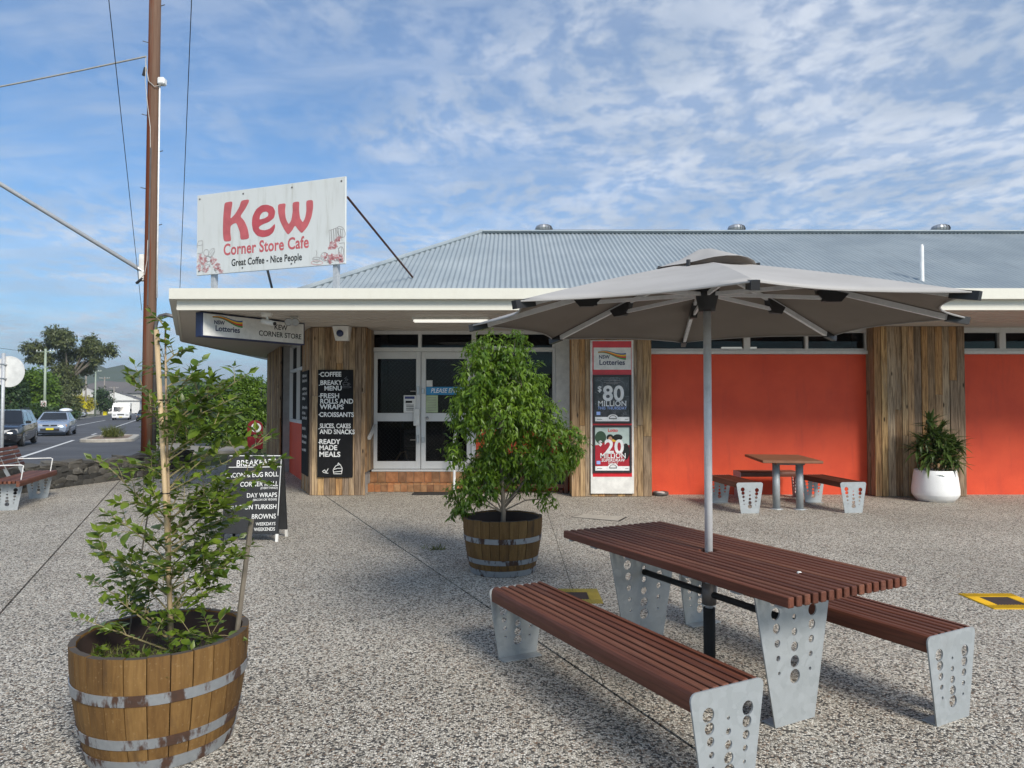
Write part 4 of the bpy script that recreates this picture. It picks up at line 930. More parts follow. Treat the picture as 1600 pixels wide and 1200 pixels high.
def build_menu_boards():
    t = thing('menu_board', 'tall black menu board listing coffee and ready made meals on the timber pillar', 'chalkboard', (-3.065, 12.345, .32))
    MB().cbox(-.305, .305, -.022, .012, 0, 1.86, .004).build('board', 'chalkboard', t)
    y = -.0235; x = -.255
    for s, z, sz, dx, wd in (('COFFEE', 1.775, .105, 0, .95), ('BREAKY', 1.632, .105, 0, .95), ('MENU', 1.535, .105, .07, 1.0), ('FRESH', 1.405, .11, 0, 1.05), ('ROLLS AND', 1.31, .11, 0, .93), ('WRAPS', 1.215, .11, 0, 1.08), ('CROISSANTS', 1.08, .105, -.01, .93),
                          ('SLICES, CAKES', .885, .105, 0, .76), ('AND SNACKS', .785, .105, 0, .88), ('READY', .61, .11, -.01, 1.0), ('MADE', .505, .11, -.01, 1.0), ('MEALS', .395, .115, -.01, 1.05)):
        text(s, sz * 1.06, 'chalk', t, (x + dx - .01, y, z), align='LEFT', bold=.024, width=wd, roty=R(rng.uniform(-.8, .8)))
    m = MB()
    for z in (1.78, 1.59, 1.40, 1.08, .835, .60): stroke(m, [(-.285, z), (-.27, z + .004)], .012, y)
    m.build('drawing', 'chalk', t); chalk_art(t, y)
    ang = math.atan2(-UY, -UX)
    t = thing('menu_board', 'black chalk menu board on the street face of the timber pillar', 'chalkboard', (-3.505 + UX * .52, 12.315 + UY * .52, .32), ang)
    MB().cbox(-.36, .36, -.012, .018, 0, 1.86, .004).build('board', 'chalkboard', t)
    m = MB(); r2 = random.Random(5)
    for z in (1.75, 1.66, 1.52, 1.43, 1.34, 1.18, 1.08, .99, .80, .66, .56, .42):
        xx = -.28; end = r2.uniform(.05, .28)
        while xx < end:
            h = r2.uniform(.035, .06); stroke(m, [(xx, z), (xx + .012, z + h), (xx + .03, z), (xx + .035, z + h * .8)], .009, -.0135); xx += r2.uniform(.045, .065)
    m.build('lettering', 'chalk', t)
build_menu_boards()

def build_sandwich_board():
    t = thing('sandwich_board', 'grey chalk sandwich board with breakfast menu standing on the paving', 'chalkboard', (-3.03, 8.42, 0), R(-1.5))
    f = thing('tmp', None, None); bpy.data.objects.remove(f)
    tilt = R(-9)
    def leaf(sgn):
        e = MB(); e.cbox(-.33, .33, -.012, .012, .09, 1.0, .004)
        b = e.build('board', 'chalkboard_grey', t, loc=(0, -.165 * sgn, 0), rot=(tilt * sgn, 0, 0))
        MB().bar((-.318, 0, 0), (-.318, 0, .985), .022, .028).build('leg', 'black_paint', b); MB().bar((.318, 0, 0.03), (.318, 0, .985), .022, .028).build('leg', 'black_paint', b); MB().bar((.318, 0, 0), (.318, 0, .09), .024, .030).build('leg_tip', 'panel_white', b)
        return b
    b = leaf(1); leaf(-1)
    y = -.0135
    for s, z, sz, bd in (('BREAKFAST', .915, .105, .006), ('BACON & EGG ROLL', .775, .078, .006), ('CORNER ROLL', .665, .078, .006), ('(EVERYTHING!)', .618, .035, .004), ('DAY WRAPS', .535, .075, .004), ('(BACON OR VEGGIE)', .485, .035, .004), ('B L T ON TURKISH', .40, .075, .008), ('BROWNS', .29, .078, .006), ('WEEKDAYS', .205, .052, .006), ('WEEKENDS', .145, .055, .006)):
        text(s, sz, 'chalk', b, (.295 if s != 'BREAKFAST' else .25, y, z), align='RIGHT', bold=bd, width=.86, roty=R(-2 + rng.uniform(-.6, .6)), shear=rng.uniform(-.08, .1))
    m = MB(); stroke(m, [(-.3, .99), (.3, .992)], .008, y); stroke(m, [(-.3, .855), (.32, .862)], .008, y); stroke(m, [(.315, .98), (.318, .30)], .007, y)
    m.build('drawing', 'chalk', b)
build_sandwich_board()

def build_lotto_panel():
    t = thing('poster_panel', 'tall red lotteries panel with two framed jackpot posters on the timber pillar', 'sign', (1.715, 12.205, .055))
    MB().cbox(-.37, .37, -.03, .012, 0, 2.63, .004).build('panel', 'panel_white', t)
    MB().box(-.335, .335, -.034, -.028, .29, 2.61).build('backing', 'lotto_red', t)
    MB().cbox(-.315, .325, -.040, -.033, 2.12, 2.50, .002).build('header', 'sign_face', t)
    wave_logo(t, 0, 2.30, .48, .27, -.0425)
    for z0, z1, nm in ((1.13, 1.98, 'a'), (.375, 1.09, 'b')):
        z0 = {'a': 1.20, 'b': .36}[nm]; z1 = {'a': 2.03, 'b': 1.17}[nm]
        fr = MB()
        for a in ((-.33, .33, z0, z0 + .035), (-.33, .33, z1 - .035, z1)): fr.cbox(a[0], a[1], -.062, -.033, a[2], a[3], .004)
        for a in ((-.33, -.295), (.295, .33)): fr.cbox(a[0], a[1], -.061, -.033, z0 + .035, z1 - .035, .004)
        f = fr.build('poster_frame', 'black_plastic', t)
        if nm == 'a':
            MB().box(-.296, .296, -.042, -.036, z0 + .03, z1 - .03).build('poster', 'poster_night', f)
            text('$', .13, 'poster_white', f, (-.215, -.045, z0 + .585), bold=.02); text('80', .36, 'poster_white', f, (.02, -.045, z0 + .50), bold=.028, width=.98, space=1.06)
            text('MILLION', .13, 'poster_white', f, (.0, -.045, z0 + .335), bold=.016, width=.95, space=1.05); text('THIS THURSDAY', .07, 'poster_blue', f, (0, -.045, z0 + .26), bold=.012, width=.92, space=1.04)
            m = MB(); 
            for q in ([(-.14, .70), (.14, .70)], [(-.14, .735), (.14, .735)], [(-.10, .68), (.10, .68)]): stroke(m, [(x, z + z0) for x, z in q], .006, -.045)
            m.build('print', 'line_grey', f)
        else:
            MB().box(-.296, .296, -.042, -.036, z0 + .03, z1 - .03).build('poster', 'poster_red', f)
            MB().box(-.296, .296, -.0432, -.042, z0 + .47, z1 - .032).build('poster_print', 'poster_mint', f)
            def blob(mt, cx, cz, rx, rz, y): MB().sheet([(x, y, z) for x, z in ell(cx, z0 + cz, rx, rz, 20)[:-1]]).build('poster_print', mt, f)
            blob('poster_leaf', -.20, .60, .095, .11, -.0436); blob('poster_gold', .03, .50, .15, .085, -.0438); blob('poster_red', -.01, .40, .285, .13, -.0440); blob('poster_hair', .09, .60, .085, .055, -.0442); blob('poster_hair', -.04, .60, .06, .055, -.0442); blob('poster_skin', -.035, .565, .036, .052, -.0444); blob('poster_hair', .23, .36, .06, .14, -.0442)
            text('Lotto', .075, 'lotto_red', f, (.01, -.0450, z0 + .72), bold=.03); text('$', .12, 'poster_white', f, (-.205, -.0452, z0 + .50), bold=.02); text('20', .33, 'poster_white', f, (.03, -.0452, z0 + .43), bold=.028, width=.98, space=1.06)
            text('MILLION', .12, 'poster_white', f, (.01, -.0452, z0 + .285), bold=.016, width=.92, space=1.05); text('SUPERDRAW', .075, 'poster_white', f, (.01, -.0452, z0 + .21), bold=.014, width=.88, shear=.15, space=1.04); text('THIS SAT', .042, 'poster_white', f, (.01, -.0452, z0 + .155), bold=.02)
        MB().box(-.296, .296, -.0446, -.0425, z0 + .036, z0 + .11).build('poster_print', 'poster_white', f)
        MB().sheet([(x, -.0462, z) for x, z in ell(.01, z0 + .105, .085, .05, 16, 0, 180)]).build('poster_print', 'poster_white', f)
        m = MB(); stroke(m, ell(.01, z0 + .085, .06, .05, 12, 0, 180), .009, -.0468); stroke(m, [(-.05, z0 + .08), (.07, z0 + .08)], .014, -.0468); stroke(m, [(-.26, z0 + .07), (-.18, z0 + .07)], .007, -.0468); stroke(m, [(.22, z0 + .07), (.27, z0 + .07)], .007, -.0468); m.build('print', 'ink_black', f)
        MB().box(-.27, -.205, -.0462, -.0440, z0 + .145, z0 + .20).build('poster_print', 'poster_blue', f)
build_lotto_panel()

def build_fixtures():
    t = thing('tube_light', 'long white fluorescent light fixed under the veranda ceiling', 'light', (-.95, 11.0, 2.93))
    MB().cbox(-.60, .60, -.05, .05, -.035, .002, .004).build('batten', 'panel_white', t); MB().cbox(-.58, .58, -.042, .042, -.075, -.034, .015).build('diffuser', 'tube_lit', t)
    t = thing('dome_camera', 'white square security camera with dark blue eye at the pillar top', 'camera', (-2.93, 12.30, 2.70))
    MB().add([(-.14, .04, .22), (.14, .04, .22), (.14, -.2, .22), (-.14, -.2, .22), (-.11, .04, -.02), (.11, .04, -.02), (.11, -.10, -.02), (-.11, -.10, -.02)], [(0, 1, 2, 3), (7, 6, 5, 4), (0, 4, 5, 1), (1, 5, 6, 2), (2, 6, 7, 3), (3, 7, 4, 0)]).build('housing', 'panel_white', t)
    MB().lathe([(.062, 0), (.058, .02), (.04, .042), (.0, .05)], 18).build('lens', 'lens_blue', t, loc=(-.02, -.15, .10), rot=(R(112), 0, 0), smooth=True)
    t = thing('floodlight', 'twin head white floodlight under the veranda ceiling beside the light box', 'light', (-3.35, 10.9, 2.93))
    MB().lathe([(.0, -.03), (.06, -.03), (.065, .002)], 16).build('base', 'panel_white', t)
    for sx in (-1, 1):
        h = MB(); h.lathe([(.02, 0), (.045, .03), (.06, .09), (.062, .11)], 14).build('head', 'panel_white', t, loc=(.055 * sx, -.02, -.07), rot=(R(105), R(12 * sx), 0), smooth=True)
        MB().lathe([(0, .103), (.056, .104)], 14).build('lens', 'lamp_clear', h_last(t), loc=(0, 0, 0))
    t = thing('bullet_camera', 'small white bullet security camera in front of the hanging light box', 'camera', (-3.62, 10.45, 2.93))
    MB().lathe([(0, -.06), (.07, -.055), (.085, -.02), (.085, .002)], 18).build('mount', 'panel_white', t, smooth=True)
    MB().tube([(0, 0, -.05), (.03, -.02, -.12)], .016, 8).build('arm', 'panel_white', t)
    b = MB().tube([(-.07, .03, -.115), (.14, -.07, -.165)], .038, 12).build('body', 'panel_white', t)
    MB().tube([(.139, -.0695, -.1648), (.15, -.0748, -.1672)], .028, 12).build('lens', 'black_plastic', b)
def h_last(t): return [c for c in t.children][-1]
build_fixtures()

def build_small_props():
    t = thing('news_stand', 'low brown timber stand with black chalk panels beside the entrance, behind the fig', 'stand', (.18, 12.7, 0))
    for x in (-.78, .78):
        MB().cbox(x - .035, x + .035, -.05, .02, 0, .72, .004).build('post', 'red_brown_wood', t)
    for z in (.09, .62): MB().cbox(-.745, .745, -.04, .01, z, z + .07, .004).build('rail', 'red_brown_wood', t)
    for x0, x1 in ((-.745, -.01), (.01, .745)): MB().box(x0, x1, -.02, 0, .16, .62).build('panel', 'stand_black', t)
    MB().cbox(-.03, .03, -.042, .012, .09, .69, .004).build('post', 'red_brown_wood', t)
    for x in (-.7, .7): MB().cbox(x - .03, x + .03, .02, .25, 0, .06, .004).build('foot', 'red_brown_wood', t)
    m = tag(MB().cbox(-1.75, -1.12, 12.42, 12.72, .0, .018, .004).build('door_mat', 'mat_rubber'), 'flat black rubber door mat in front of the brick step', 'mat')
    t = thing('bowl', 'small steel water bowl on the paving at the end of the red wall', 'bowl', (2.58, 12.38, 0))
    MB().lathe([(0, .004), (.11, .0), (.14, .03), (.135, .065), (.125, .065), (.10, .02), (0, .015)], 20).build('dish', 'steel_dark', t, smooth=True)
    MB().lathe([(0, .06), (.05, .062), (.075, .055), (.08, .02)], 16).build('rim_cloth', 'cup_foam', t, smooth=True)
    # ground lids
    t = thing('concrete_cover', 'pale concrete pit lid with black edge set in the paving behind the table', 'cover', (1.22, 9.98, 0))
    P = [(-.40, .05), (-.21, .32), (.40, .05), (.23, -.33)]
    k = 1.0; MB().prism(P[::-1], -.01, .004).build('edge', 'joint_dark', t); MB().prism([(x * .93, y * .90) for x, y in P[::-1]], -.008, .009).build('lid', 'lid_concrete', t)
    for x0, x1, y0, y1, mt, lab in ((3.74, 4.18, 5.56, 6.0, 'yellow_paint', 'bright yellow framed pit grate in the open paving beyond the bench end'), (.29, .73, 5.72, 6.15, 'yellow_faded', 'faded yellow framed pit grate between table and barrel')):
        t = thing('pit_grate', lab, 'pit grate', ((x0 + x1) / 2, (y0 + y1) / 2, 0)); w = (x1 - x0) / 2; h = (y1 - y0) / 2; g = .10
        m = MB()
        for a in ((-w, w, -h, -h + g), (-w, w, h - g, h), (-w, -w + g, -h + g, h - g), (w - g, w, -h + g, h - g)): m.box(a[0], a[1], a[2], a[3], -.01, .006)
        for i in range(18):
            x = -w + .012 + i * (2 * w - .024) / 17
            for yy in (-h + g * .5, h - g * .5): m.box(x - .005, x + .005, yy - g * .45, yy + g * .45, .006, .010)
            if -h + g < -h + .012 + i * (2 * h - .024) / 17 < h - g:
                for xx in (-w + g * .5, w - g * .5): y = -h + .012 + i * (2 * h - .024) / 17; m.box(xx - g * .45, xx + g * .45, y - .005, y + .005, .006, .010)
        m.build('surround', mt, t); MB().box(-w + g, w - g, -h + g, h - g, -.01, .004).build('lid', 'pit_lid', t)
build_small_props()
# ================================================================== TABLES, BENCHES, UMBRELLA
def plate_mesh(name, top, bot, H, cols, th=.008, rc=.03):
    "galvanised end plate with round holes; stands in local YZ, thickness along X"
    a, b = top / 2, bot / 2
    out = [(-b, 0), (b, 0)]
    sl = (a - b) / H
    for sx in (1, -1):
        cx, cz = sx * (a - rc), H - rc
        arc = [(cx + sx * rc * math.cos(R(t)), cz + rc * math.sin(R(t))) for t in (0, 30, 60, 90)]
        out += arc if sx == 1 else arc[::-1]
    polys = [out]
    for cx, cz, r in cols: polys.append([(cx + r * math.cos(2 * math.pi * k / 16), cz + r * math.sin(2 * math.pi * k / 16)) for k in range(16)])
    me = outline_mesh(name, polys, th / 2)
    for v in me.vertices: v.co = (v.co.z, v.co.x, v.co.y)
    me.update(); me.materials.append(MATS['galvanised']); return me
def hole_cols(w, z0, z1, n, r0, r1):
    h = []
    for i in range(n):
        u = i / (n - 1); z = z1 + (z0 - z1) * u; k = 1 - .20 * u
        h.append((-w * k, z, r0 + (r1 - r0) * u)); h.append((w * k, z + .012, r0 + (r1 - r0) * u)); h.append((0.0, z - .02, r1 + (r0 - r1) * u))
    return h
PLATE_B = plate_mesh('end_plate', .40, .27, .447, hole_cols(.108, .12, .335, 5, .031, .008))
PLATE_T = plate_mesh('end_plate', .56, .28, .70, hole_cols(.138, .25, .62, 6, .036, .009), rc=.004)
def slat_mesh(L, w, h, c=.004):
    m = MB(); m.cbox(-L / 2, L / 2, -w / 2, w / 2, -h, 0, c); me = m.mesh('slat'); me.materials.append(MATS['stained_slat']); return me
def nose_mesh(L, w, h):
    "rounded front slat"
    m = MB(); pr = [(-w / 2, -h), (-w / 2 - .004, -h * .5), (-w / 2, -.018), (-w / 2 + .006, -.006), (-w / 2 + .018, 0), (w / 2, 0), (w / 2, -h)]
    n = len(pr); m.v = [(-L / 2, y, z) for y, z in pr] + [(L / 2, y, z) for y, z in pr]
    m.f = [(i, n + i, n + (i + 1) % n, (i + 1) % n) for i in range(n)] + [tuple(range(n)), tuple(range(n, 2 * n))[::-1]]
    me = m.mesh('slat'); me.materials.append(MATS['stained_slat']); return me
def bench(label, loc, rotz, L=1.8, W=.38, H=.45, n=7, overhang=0.0, group=None):
    t = thing('slatted_bench', label, 'bench', loc, rotz, group)
    for sx in (-1, 1):
        x = sx * (L / 2 - overhang)
        p = link_mesh('end_plate', PLATE_B, None, t, (x, 0, 0))
        if overhang: p.scale = (1, 1, (H - .045) / .452)
        MB().box(min(x, x - sx * .075), max(x, x - sx * .075), -.134, .134, 0.0005, .008).build('foot', 'galvanised', t)
    pitch = W / n; le = L if overhang else L - .01; me = slat_mesh(le, pitch - .018, .042, .005); nm = nose_mesh(le, pitch - .014, .085)
    for i in range(n):
        y = -W / 2 + pitch * (i + .5)
        if i in (0, n - 1): link_mesh('slat', nm, None, t, (0, y, H), (0, 0, math.pi if i else 0))
        else: link_mesh('slat', me, None, t, (0, y, H))
    for x in (-L * .42, -L * .15, L * .15, L * .42): MB().box(x - .02, x + .02, -W / 2 + .03, W / 2 - .03, H - .054, H - .0425).build('cross_bearer', 'galvanised', t)
    MB().box(-L / 2 + .004 + overhang, L / 2 - .004 - overhang, -.03, .03, H - .09, H - .0545).build('spine', 'galvanised', t)
    return t
TA = math.atan2(.885, -.465); TC = Vector((1.14, 4.14))
def at_table(l, w): p = TC + Vector((-.465, .885)) * l + Vector((.885, .465)) * w; return (p.x, p.y, 0)
def big_table():
    t = thing('picnic_table', 'large dark red slatted picnic table with perforated steel legs under the umbrella', 'table', (TC.x, TC.y, 0), TA)
    L, W, n = 1.86, .84, 16; pitch = W / n; me = slat_mesh(L, pitch - .017, .048, .004)
    hl = slat_mesh(L / 2 - .035, pitch - .017, .048, .004)
    for i in range(n):
        y = -W / 2 + pitch * (i + .5)
        if i in (7, 8):
            for sx in (-1, 1): link_mesh('slat', hl, None, t, (sx * (L / 4 + .0175), y, .75))
        else: link_mesh('slat', me, None, t, (0, y, .75))
    for x in (-.60, .60):
        link_mesh('end_plate', PLATE_T, None, t, (x, 0, 0)); s = 1 if x > 0 else -1
        MB().box(min(x, x - s * .08), max(x, x - s * .08), -.139, .139, .0005, .008).build('foot', 'galvanised', t)
        MB().box(x - .03, x + .03, -.40, .40, .690, .7015).build('cross_bearer', 'galvanised', t)
    for x in (-.25, .25, -.86, .86): MB().box(x - .02, x + .02, -.40, .40, .690, .7015).build('cross_bearer', 'galvanised', t)
    MB().tube([(-.598, 0, .50), (.598, 0, .50)], .019, 12).build('cross_tube', 'black_paint', t, smooth=True)
    MB().tube([(0, 0, .44), (0, 0, .56)], .041, 16).build('collar', 'steel_dark', t, smooth=True)
    MB().lathe([(.0, .757), (.006, .757), (.012, .7535), (.013, .748)], 10).build('spill', 'cup_foam', t, loc=(-.62, -.02, -.003))
big_table()
bench('long red slatted bench, its near end plate beside the big table, on the barrel side', at_table(-.033, -.787), TA, 1.82)
bench('long red slatted bench on the white pot side of the big table', at_table(-.05, .715), TA, 1.82)

def umbrella():
    t = thing('market_umbrella', 'large open grey octagonal umbrella on a silver pole through the picnic table', 'umbrella', (TC.x, TC.y, 0))
    MB().tube([(0, 0, .0), (0, 0, .42)], .034, 16).build('ground_sleeve', 'black_paint', t, smooth=True)
    MB().tube([(0, 0, .40), (0, 0, 2.36)], .0225, 18).build('pole', 'pole_alu', t, smooth=True)
    zt, zc, Rr = 2.075, 2.425, 1.40; tips = [(Rr * math.cos(R(-8 + 45 * k)), Rr * math.sin(R(-8 + 45 * k))) for k in range(8)]
    # canopy: eight tensioned panels, edges drawn in between the tips
    m = MB(); nr, na = 9, 8; idx = {}
    for k in range(8):
        a0 = R(-8 + 45 * k)
        for j in range(na):
            u = j / na; x0, y0 = tips[k]; x1, y1 = tips[(k + 1) % 8]; ex, ey = x0 + (x1 - x0) * u, y0 + (y1 - y0) * u
            sag = 4 * u * (1 - u)
            for i in range(nr + 1):
                r = .10 + .90 * i / nr; pull = 1 - .10 * sag * max(0, (r - .25) / .75) ** 1.5
                z = zc - (zc - zt) * (r ** 1.12) - .018 * sag * r * (1 - r) * 2 + (.012 * sag * max(0, r - .5))
                idx[(k, j, i)] = len(m.v); m.v.append((ex * r * pull, ey * r * pull, z))
    for k in range(8):
        for j in range(na):
            k2, j2 = (k, j + 1) if j + 1 < na else ((k + 1) % 8, 0)
            for i in range(nr): m.f.append((idx[(k, j, i)], idx[(k, j, i + 1)], idx[(k2, j2, i + 1)], idx[(k2, j2, i)]))
    cp = m.build('canopy', 'canopy_fabric', t); smooth_by_angle(cp, 8)
    so = cp.modifiers.new('thickness', 'SOLIDIFY'); so.thickness = .003; so.offset = 1; cp.data.materials.append(MATS['canopy_underside_shade']); so.material_offset = 1
    e = MB()
    for k in range(8):
        pts = [Vector(m.v[idx[((k + (j // na)) % 8, j % na, nr)]]) for j in range(na + 1)]; e.tube(pts, .005, 5)
    e.build('hem', 'canopy_fabric', cp)
    # raised vent cap
    m = MB(); prof = [(.0, .135), (.05, .125), (.17, .068), (.30, .018)]; n = 32
    for r, z in prof:
        for j in range(n):
            a = 2 * math.pi * j / n; w = math.cos(4 * (a - R(14))); m.v.append((r * (1 + .10 * w) * math.cos(a) + (.02 if r > .1 else 0), r * (1 + .10 * w) * math.sin(a), 2.370 + z - (.018 * w if r > .3 else 0) + .012 * math.sin(3 * a) * (r > .1)))
    for i in range(len(prof) - 1):
        for j in range(n): j2 = (j + 1) % n; m.f.append((i * n + j, (i + 1) * n + j, (i + 1) * n + j2, i * n + j2))
    v = m.build('vent_cap', 'canopy_fabric', t, smooth=True)
    for a in (100, 190, 235, 330, 20): p = (.29 * math.cos(R(a)), .29 * math.sin(R(a))); MB().tube([(p[0], p[1], 2.345), (p[0], p[1], 2.392)], .012, 8).build('vent_clip', 'black_plastic', v)
    h = MB().lathe([(.0, .12), (.03, .12), (.055, .10), (.07, .05), (.062, .0), (.05, -.05), (.048, -.075), (.026, -.075)], 20).build('hub', 'black_plastic', t, loc=(0, 0, 2.21), smooth=True)
    MB().lathe([(.0, .06), (.05, .055), (.06, 0), (.026, -.01)], 16).build('top_hub', 'black_plastic', t, loc=(0, 0, 2.355), smooth=True)
    for k in range(8):
        ca, sa = math.cos(R(-8 + 45 * k)), math.sin(R(-8 + 45 * k)); P = lambda r, z: (r * ca, r * sa, z)
        zr = lambda r: zc - (zc - zt) * ((r / Rr) ** 1.12) - .022
        rb = MB(); rb.bar(P(.05, zr(.05)), P(.62, zr(.62)), .018, .024); rb.bar(P(.62, zr(.62)), P(Rr - .03, zr(Rr - .03)), .022, .03)
        rib = rb.build('rib', 'pole_alu', t)
        MB().bar(P(Rr - .10, zr(Rr - .1) - .002), P(Rr + .015, zr(Rr) + .004), .034, .04).build('tip_cap', 'black_plastic', rib)
        br = MB(); vs = [P(.60, zr(.60) + .0), P(.78, zr(.78)), P(.74, zr(.74) - .055), P(.66, zr(.66) - .075), P(.61, zr(.61) - .04)]
        for s in (-.02, .02): br.v += [(x - s * sa, y + s * ca, z) for x, y, z in vs]
        br.f = [(0, 1, 2, 3, 4), (9, 8, 7, 6, 5)] + [(i, 5 + i, 5 + (i + 1) % 5, (i + 1) % 5) for i in range(5)]
        br.build('bracket', 'black_plastic', rib)
        s_ = MB().bar(P(.05, 2.235), P(.66, zr(.66) - .05), .014, .022).build('strut', 'pole_alu', t)
        MB().tube([P(.655, zr(.655) - .052 - .02), P(.655, zr(.655) - .052 + .02)], .02, 10).build('pivot', 'black_plastic', s_)
umbrella()

def small_table():
    t = thing('cafe_table', 'small brown table on two steel pillars in front of the red wall', 'table', (4.22, 11.15, 0), R(-7))
    n = 1; MB().cbox(-.43, .43, -.66, .66, .712, .752, .006).build('top', 'table_brown', t)
    MB().box(-.20, .20, -.55, .50, .68, .711).build('bearer', 'steel_dark', t)
    for x in (-.17, .17):
        p = MB().tube([(x, -.36, 0.004), (x, -.36, .69)], .055, 18).build('pillar', 'galvanised', t, smooth=True); MB().lathe([(0, .010), (.095, .010), (.1, .0)], 18).build('base_plate', 'galvanised', t, loc=(x, -.36, 0.001))
small_table()
bench('short slatted stool bench beside the small table, towards the poster panel', (3.40, 10.93, 0), R(96), 1.12, .36, .45, 9, group=None)
bench('short slatted stool bench beside the small table, towards the timber pillar and pot', (4.93, 10.98, 0), R(96), 1.12, .36, .45, 9)
bench('short slatted bench behind the small table, against the red wall', (4.33, 12.13, 0), R(0), 1.0, .36, .45, 7)

def back_bench():
    ang = math.atan2(.95, -.31)
    t = bench('slatted bench with backrest and metal arms beside the low stone wall', (-7.77, 11.35, 0), ang, 1.86, .44, .45, 8, overhang=.20)
    t.name = 'park_bench'
    me = slat_mesh(1.86, .05, .035)
    for i in range(5):
        z = .56 + i * .068; y = .27 + i * .026; o = link_mesh('back_slat', me, None, t, (0, y, z + .03), (R(70), 0, 0))
    for x in (-.66, 0, .66): MB().bar((x, .20, .42), (x, .42, .88), .05, .008, (1, 0, 0)).build('back_support', 'steel', t)
    for x in (-.72, .72): MB().tube([(x, -.17, .44), (x, -.20, .66), (x, -.17, .67), (x, .33, .67)], .008, 8).build('armrest', 'conduit_white', t)
back_bench()

# ================================================================== PLANTERS
def barrel(label, loc, Rt, Rb, H, rot, nst=26, seed=1):
    t = thing('barrel_planter', label, 'planter', loc, rot, None)
    r2 = random.Random(seed)
    prof = lambda u: Rb + (Rt - Rb) * (1 - (1 - u) ** 1.9)
    zs = [0, .2, .4, .6, .8, 1.0]; dang = 2 * math.pi / nst
    for k in range(nst):
        m = MB(); a0, a1 = k * dang + .006, (k + 1) * dang - .006; dr = r2.uniform(-.002, .002); ht = H + r2.uniform(-.004, .003)
        for u in zs:
            for r, a in ((prof(u) + dr, a0), (prof(u) + dr + .001, (a0 + a1) / 2), (prof(u) + dr, a1), (prof(u) - .028, a1), (prof(u) - .028, a0)): m.v.append((r * math.cos(a), r * math.sin(a), u * ht))
        for i in range(5):
            for j in range(5): j2 = (j + 1) % 5; m.f.append((i * 5 + j, i * 5 + j2, i * 5 + 5 + j2, i * 5 + 5 + j))
        m.f.append((4, 3, 2, 1, 0)); m.f.append(tuple(25 + j for j in range(5)))
        m.build('stave', 'barrel_oak', t)
    for u0, u1 in ((.60, .695), (.22, .31), (.005, .115)):
        m = MB(); m.lathe([(prof(u0) + .001, u0 * H), (prof(u0) + .0055, u0 * H + .001), (prof(u1) + .0055, u1 * H - .001), (prof(u1) + .001, u1 * H)], 52)
        smooth_by_angle(m.build('hoop', 'hoop_steel', t), 40)
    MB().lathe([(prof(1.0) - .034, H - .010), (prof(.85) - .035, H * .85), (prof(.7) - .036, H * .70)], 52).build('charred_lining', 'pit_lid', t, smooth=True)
    m = MB(); m.lathe([(0, H * .80), (Rt * .5, H * .79), (Rt - .03, H * .77)], 26); m.build('soil', 'potting_soil', t, smooth=True)
    return t
barrel('half wine barrel planter holding the thin staked sapling', (-1.665, 3.42, 0), .385, .312, .515, R(10), 26, 1)
barrel('half wine barrel planter holding the dense green fig', (-.09, 6.85, 0), .38, .30, .52, R(3), 26, 2)

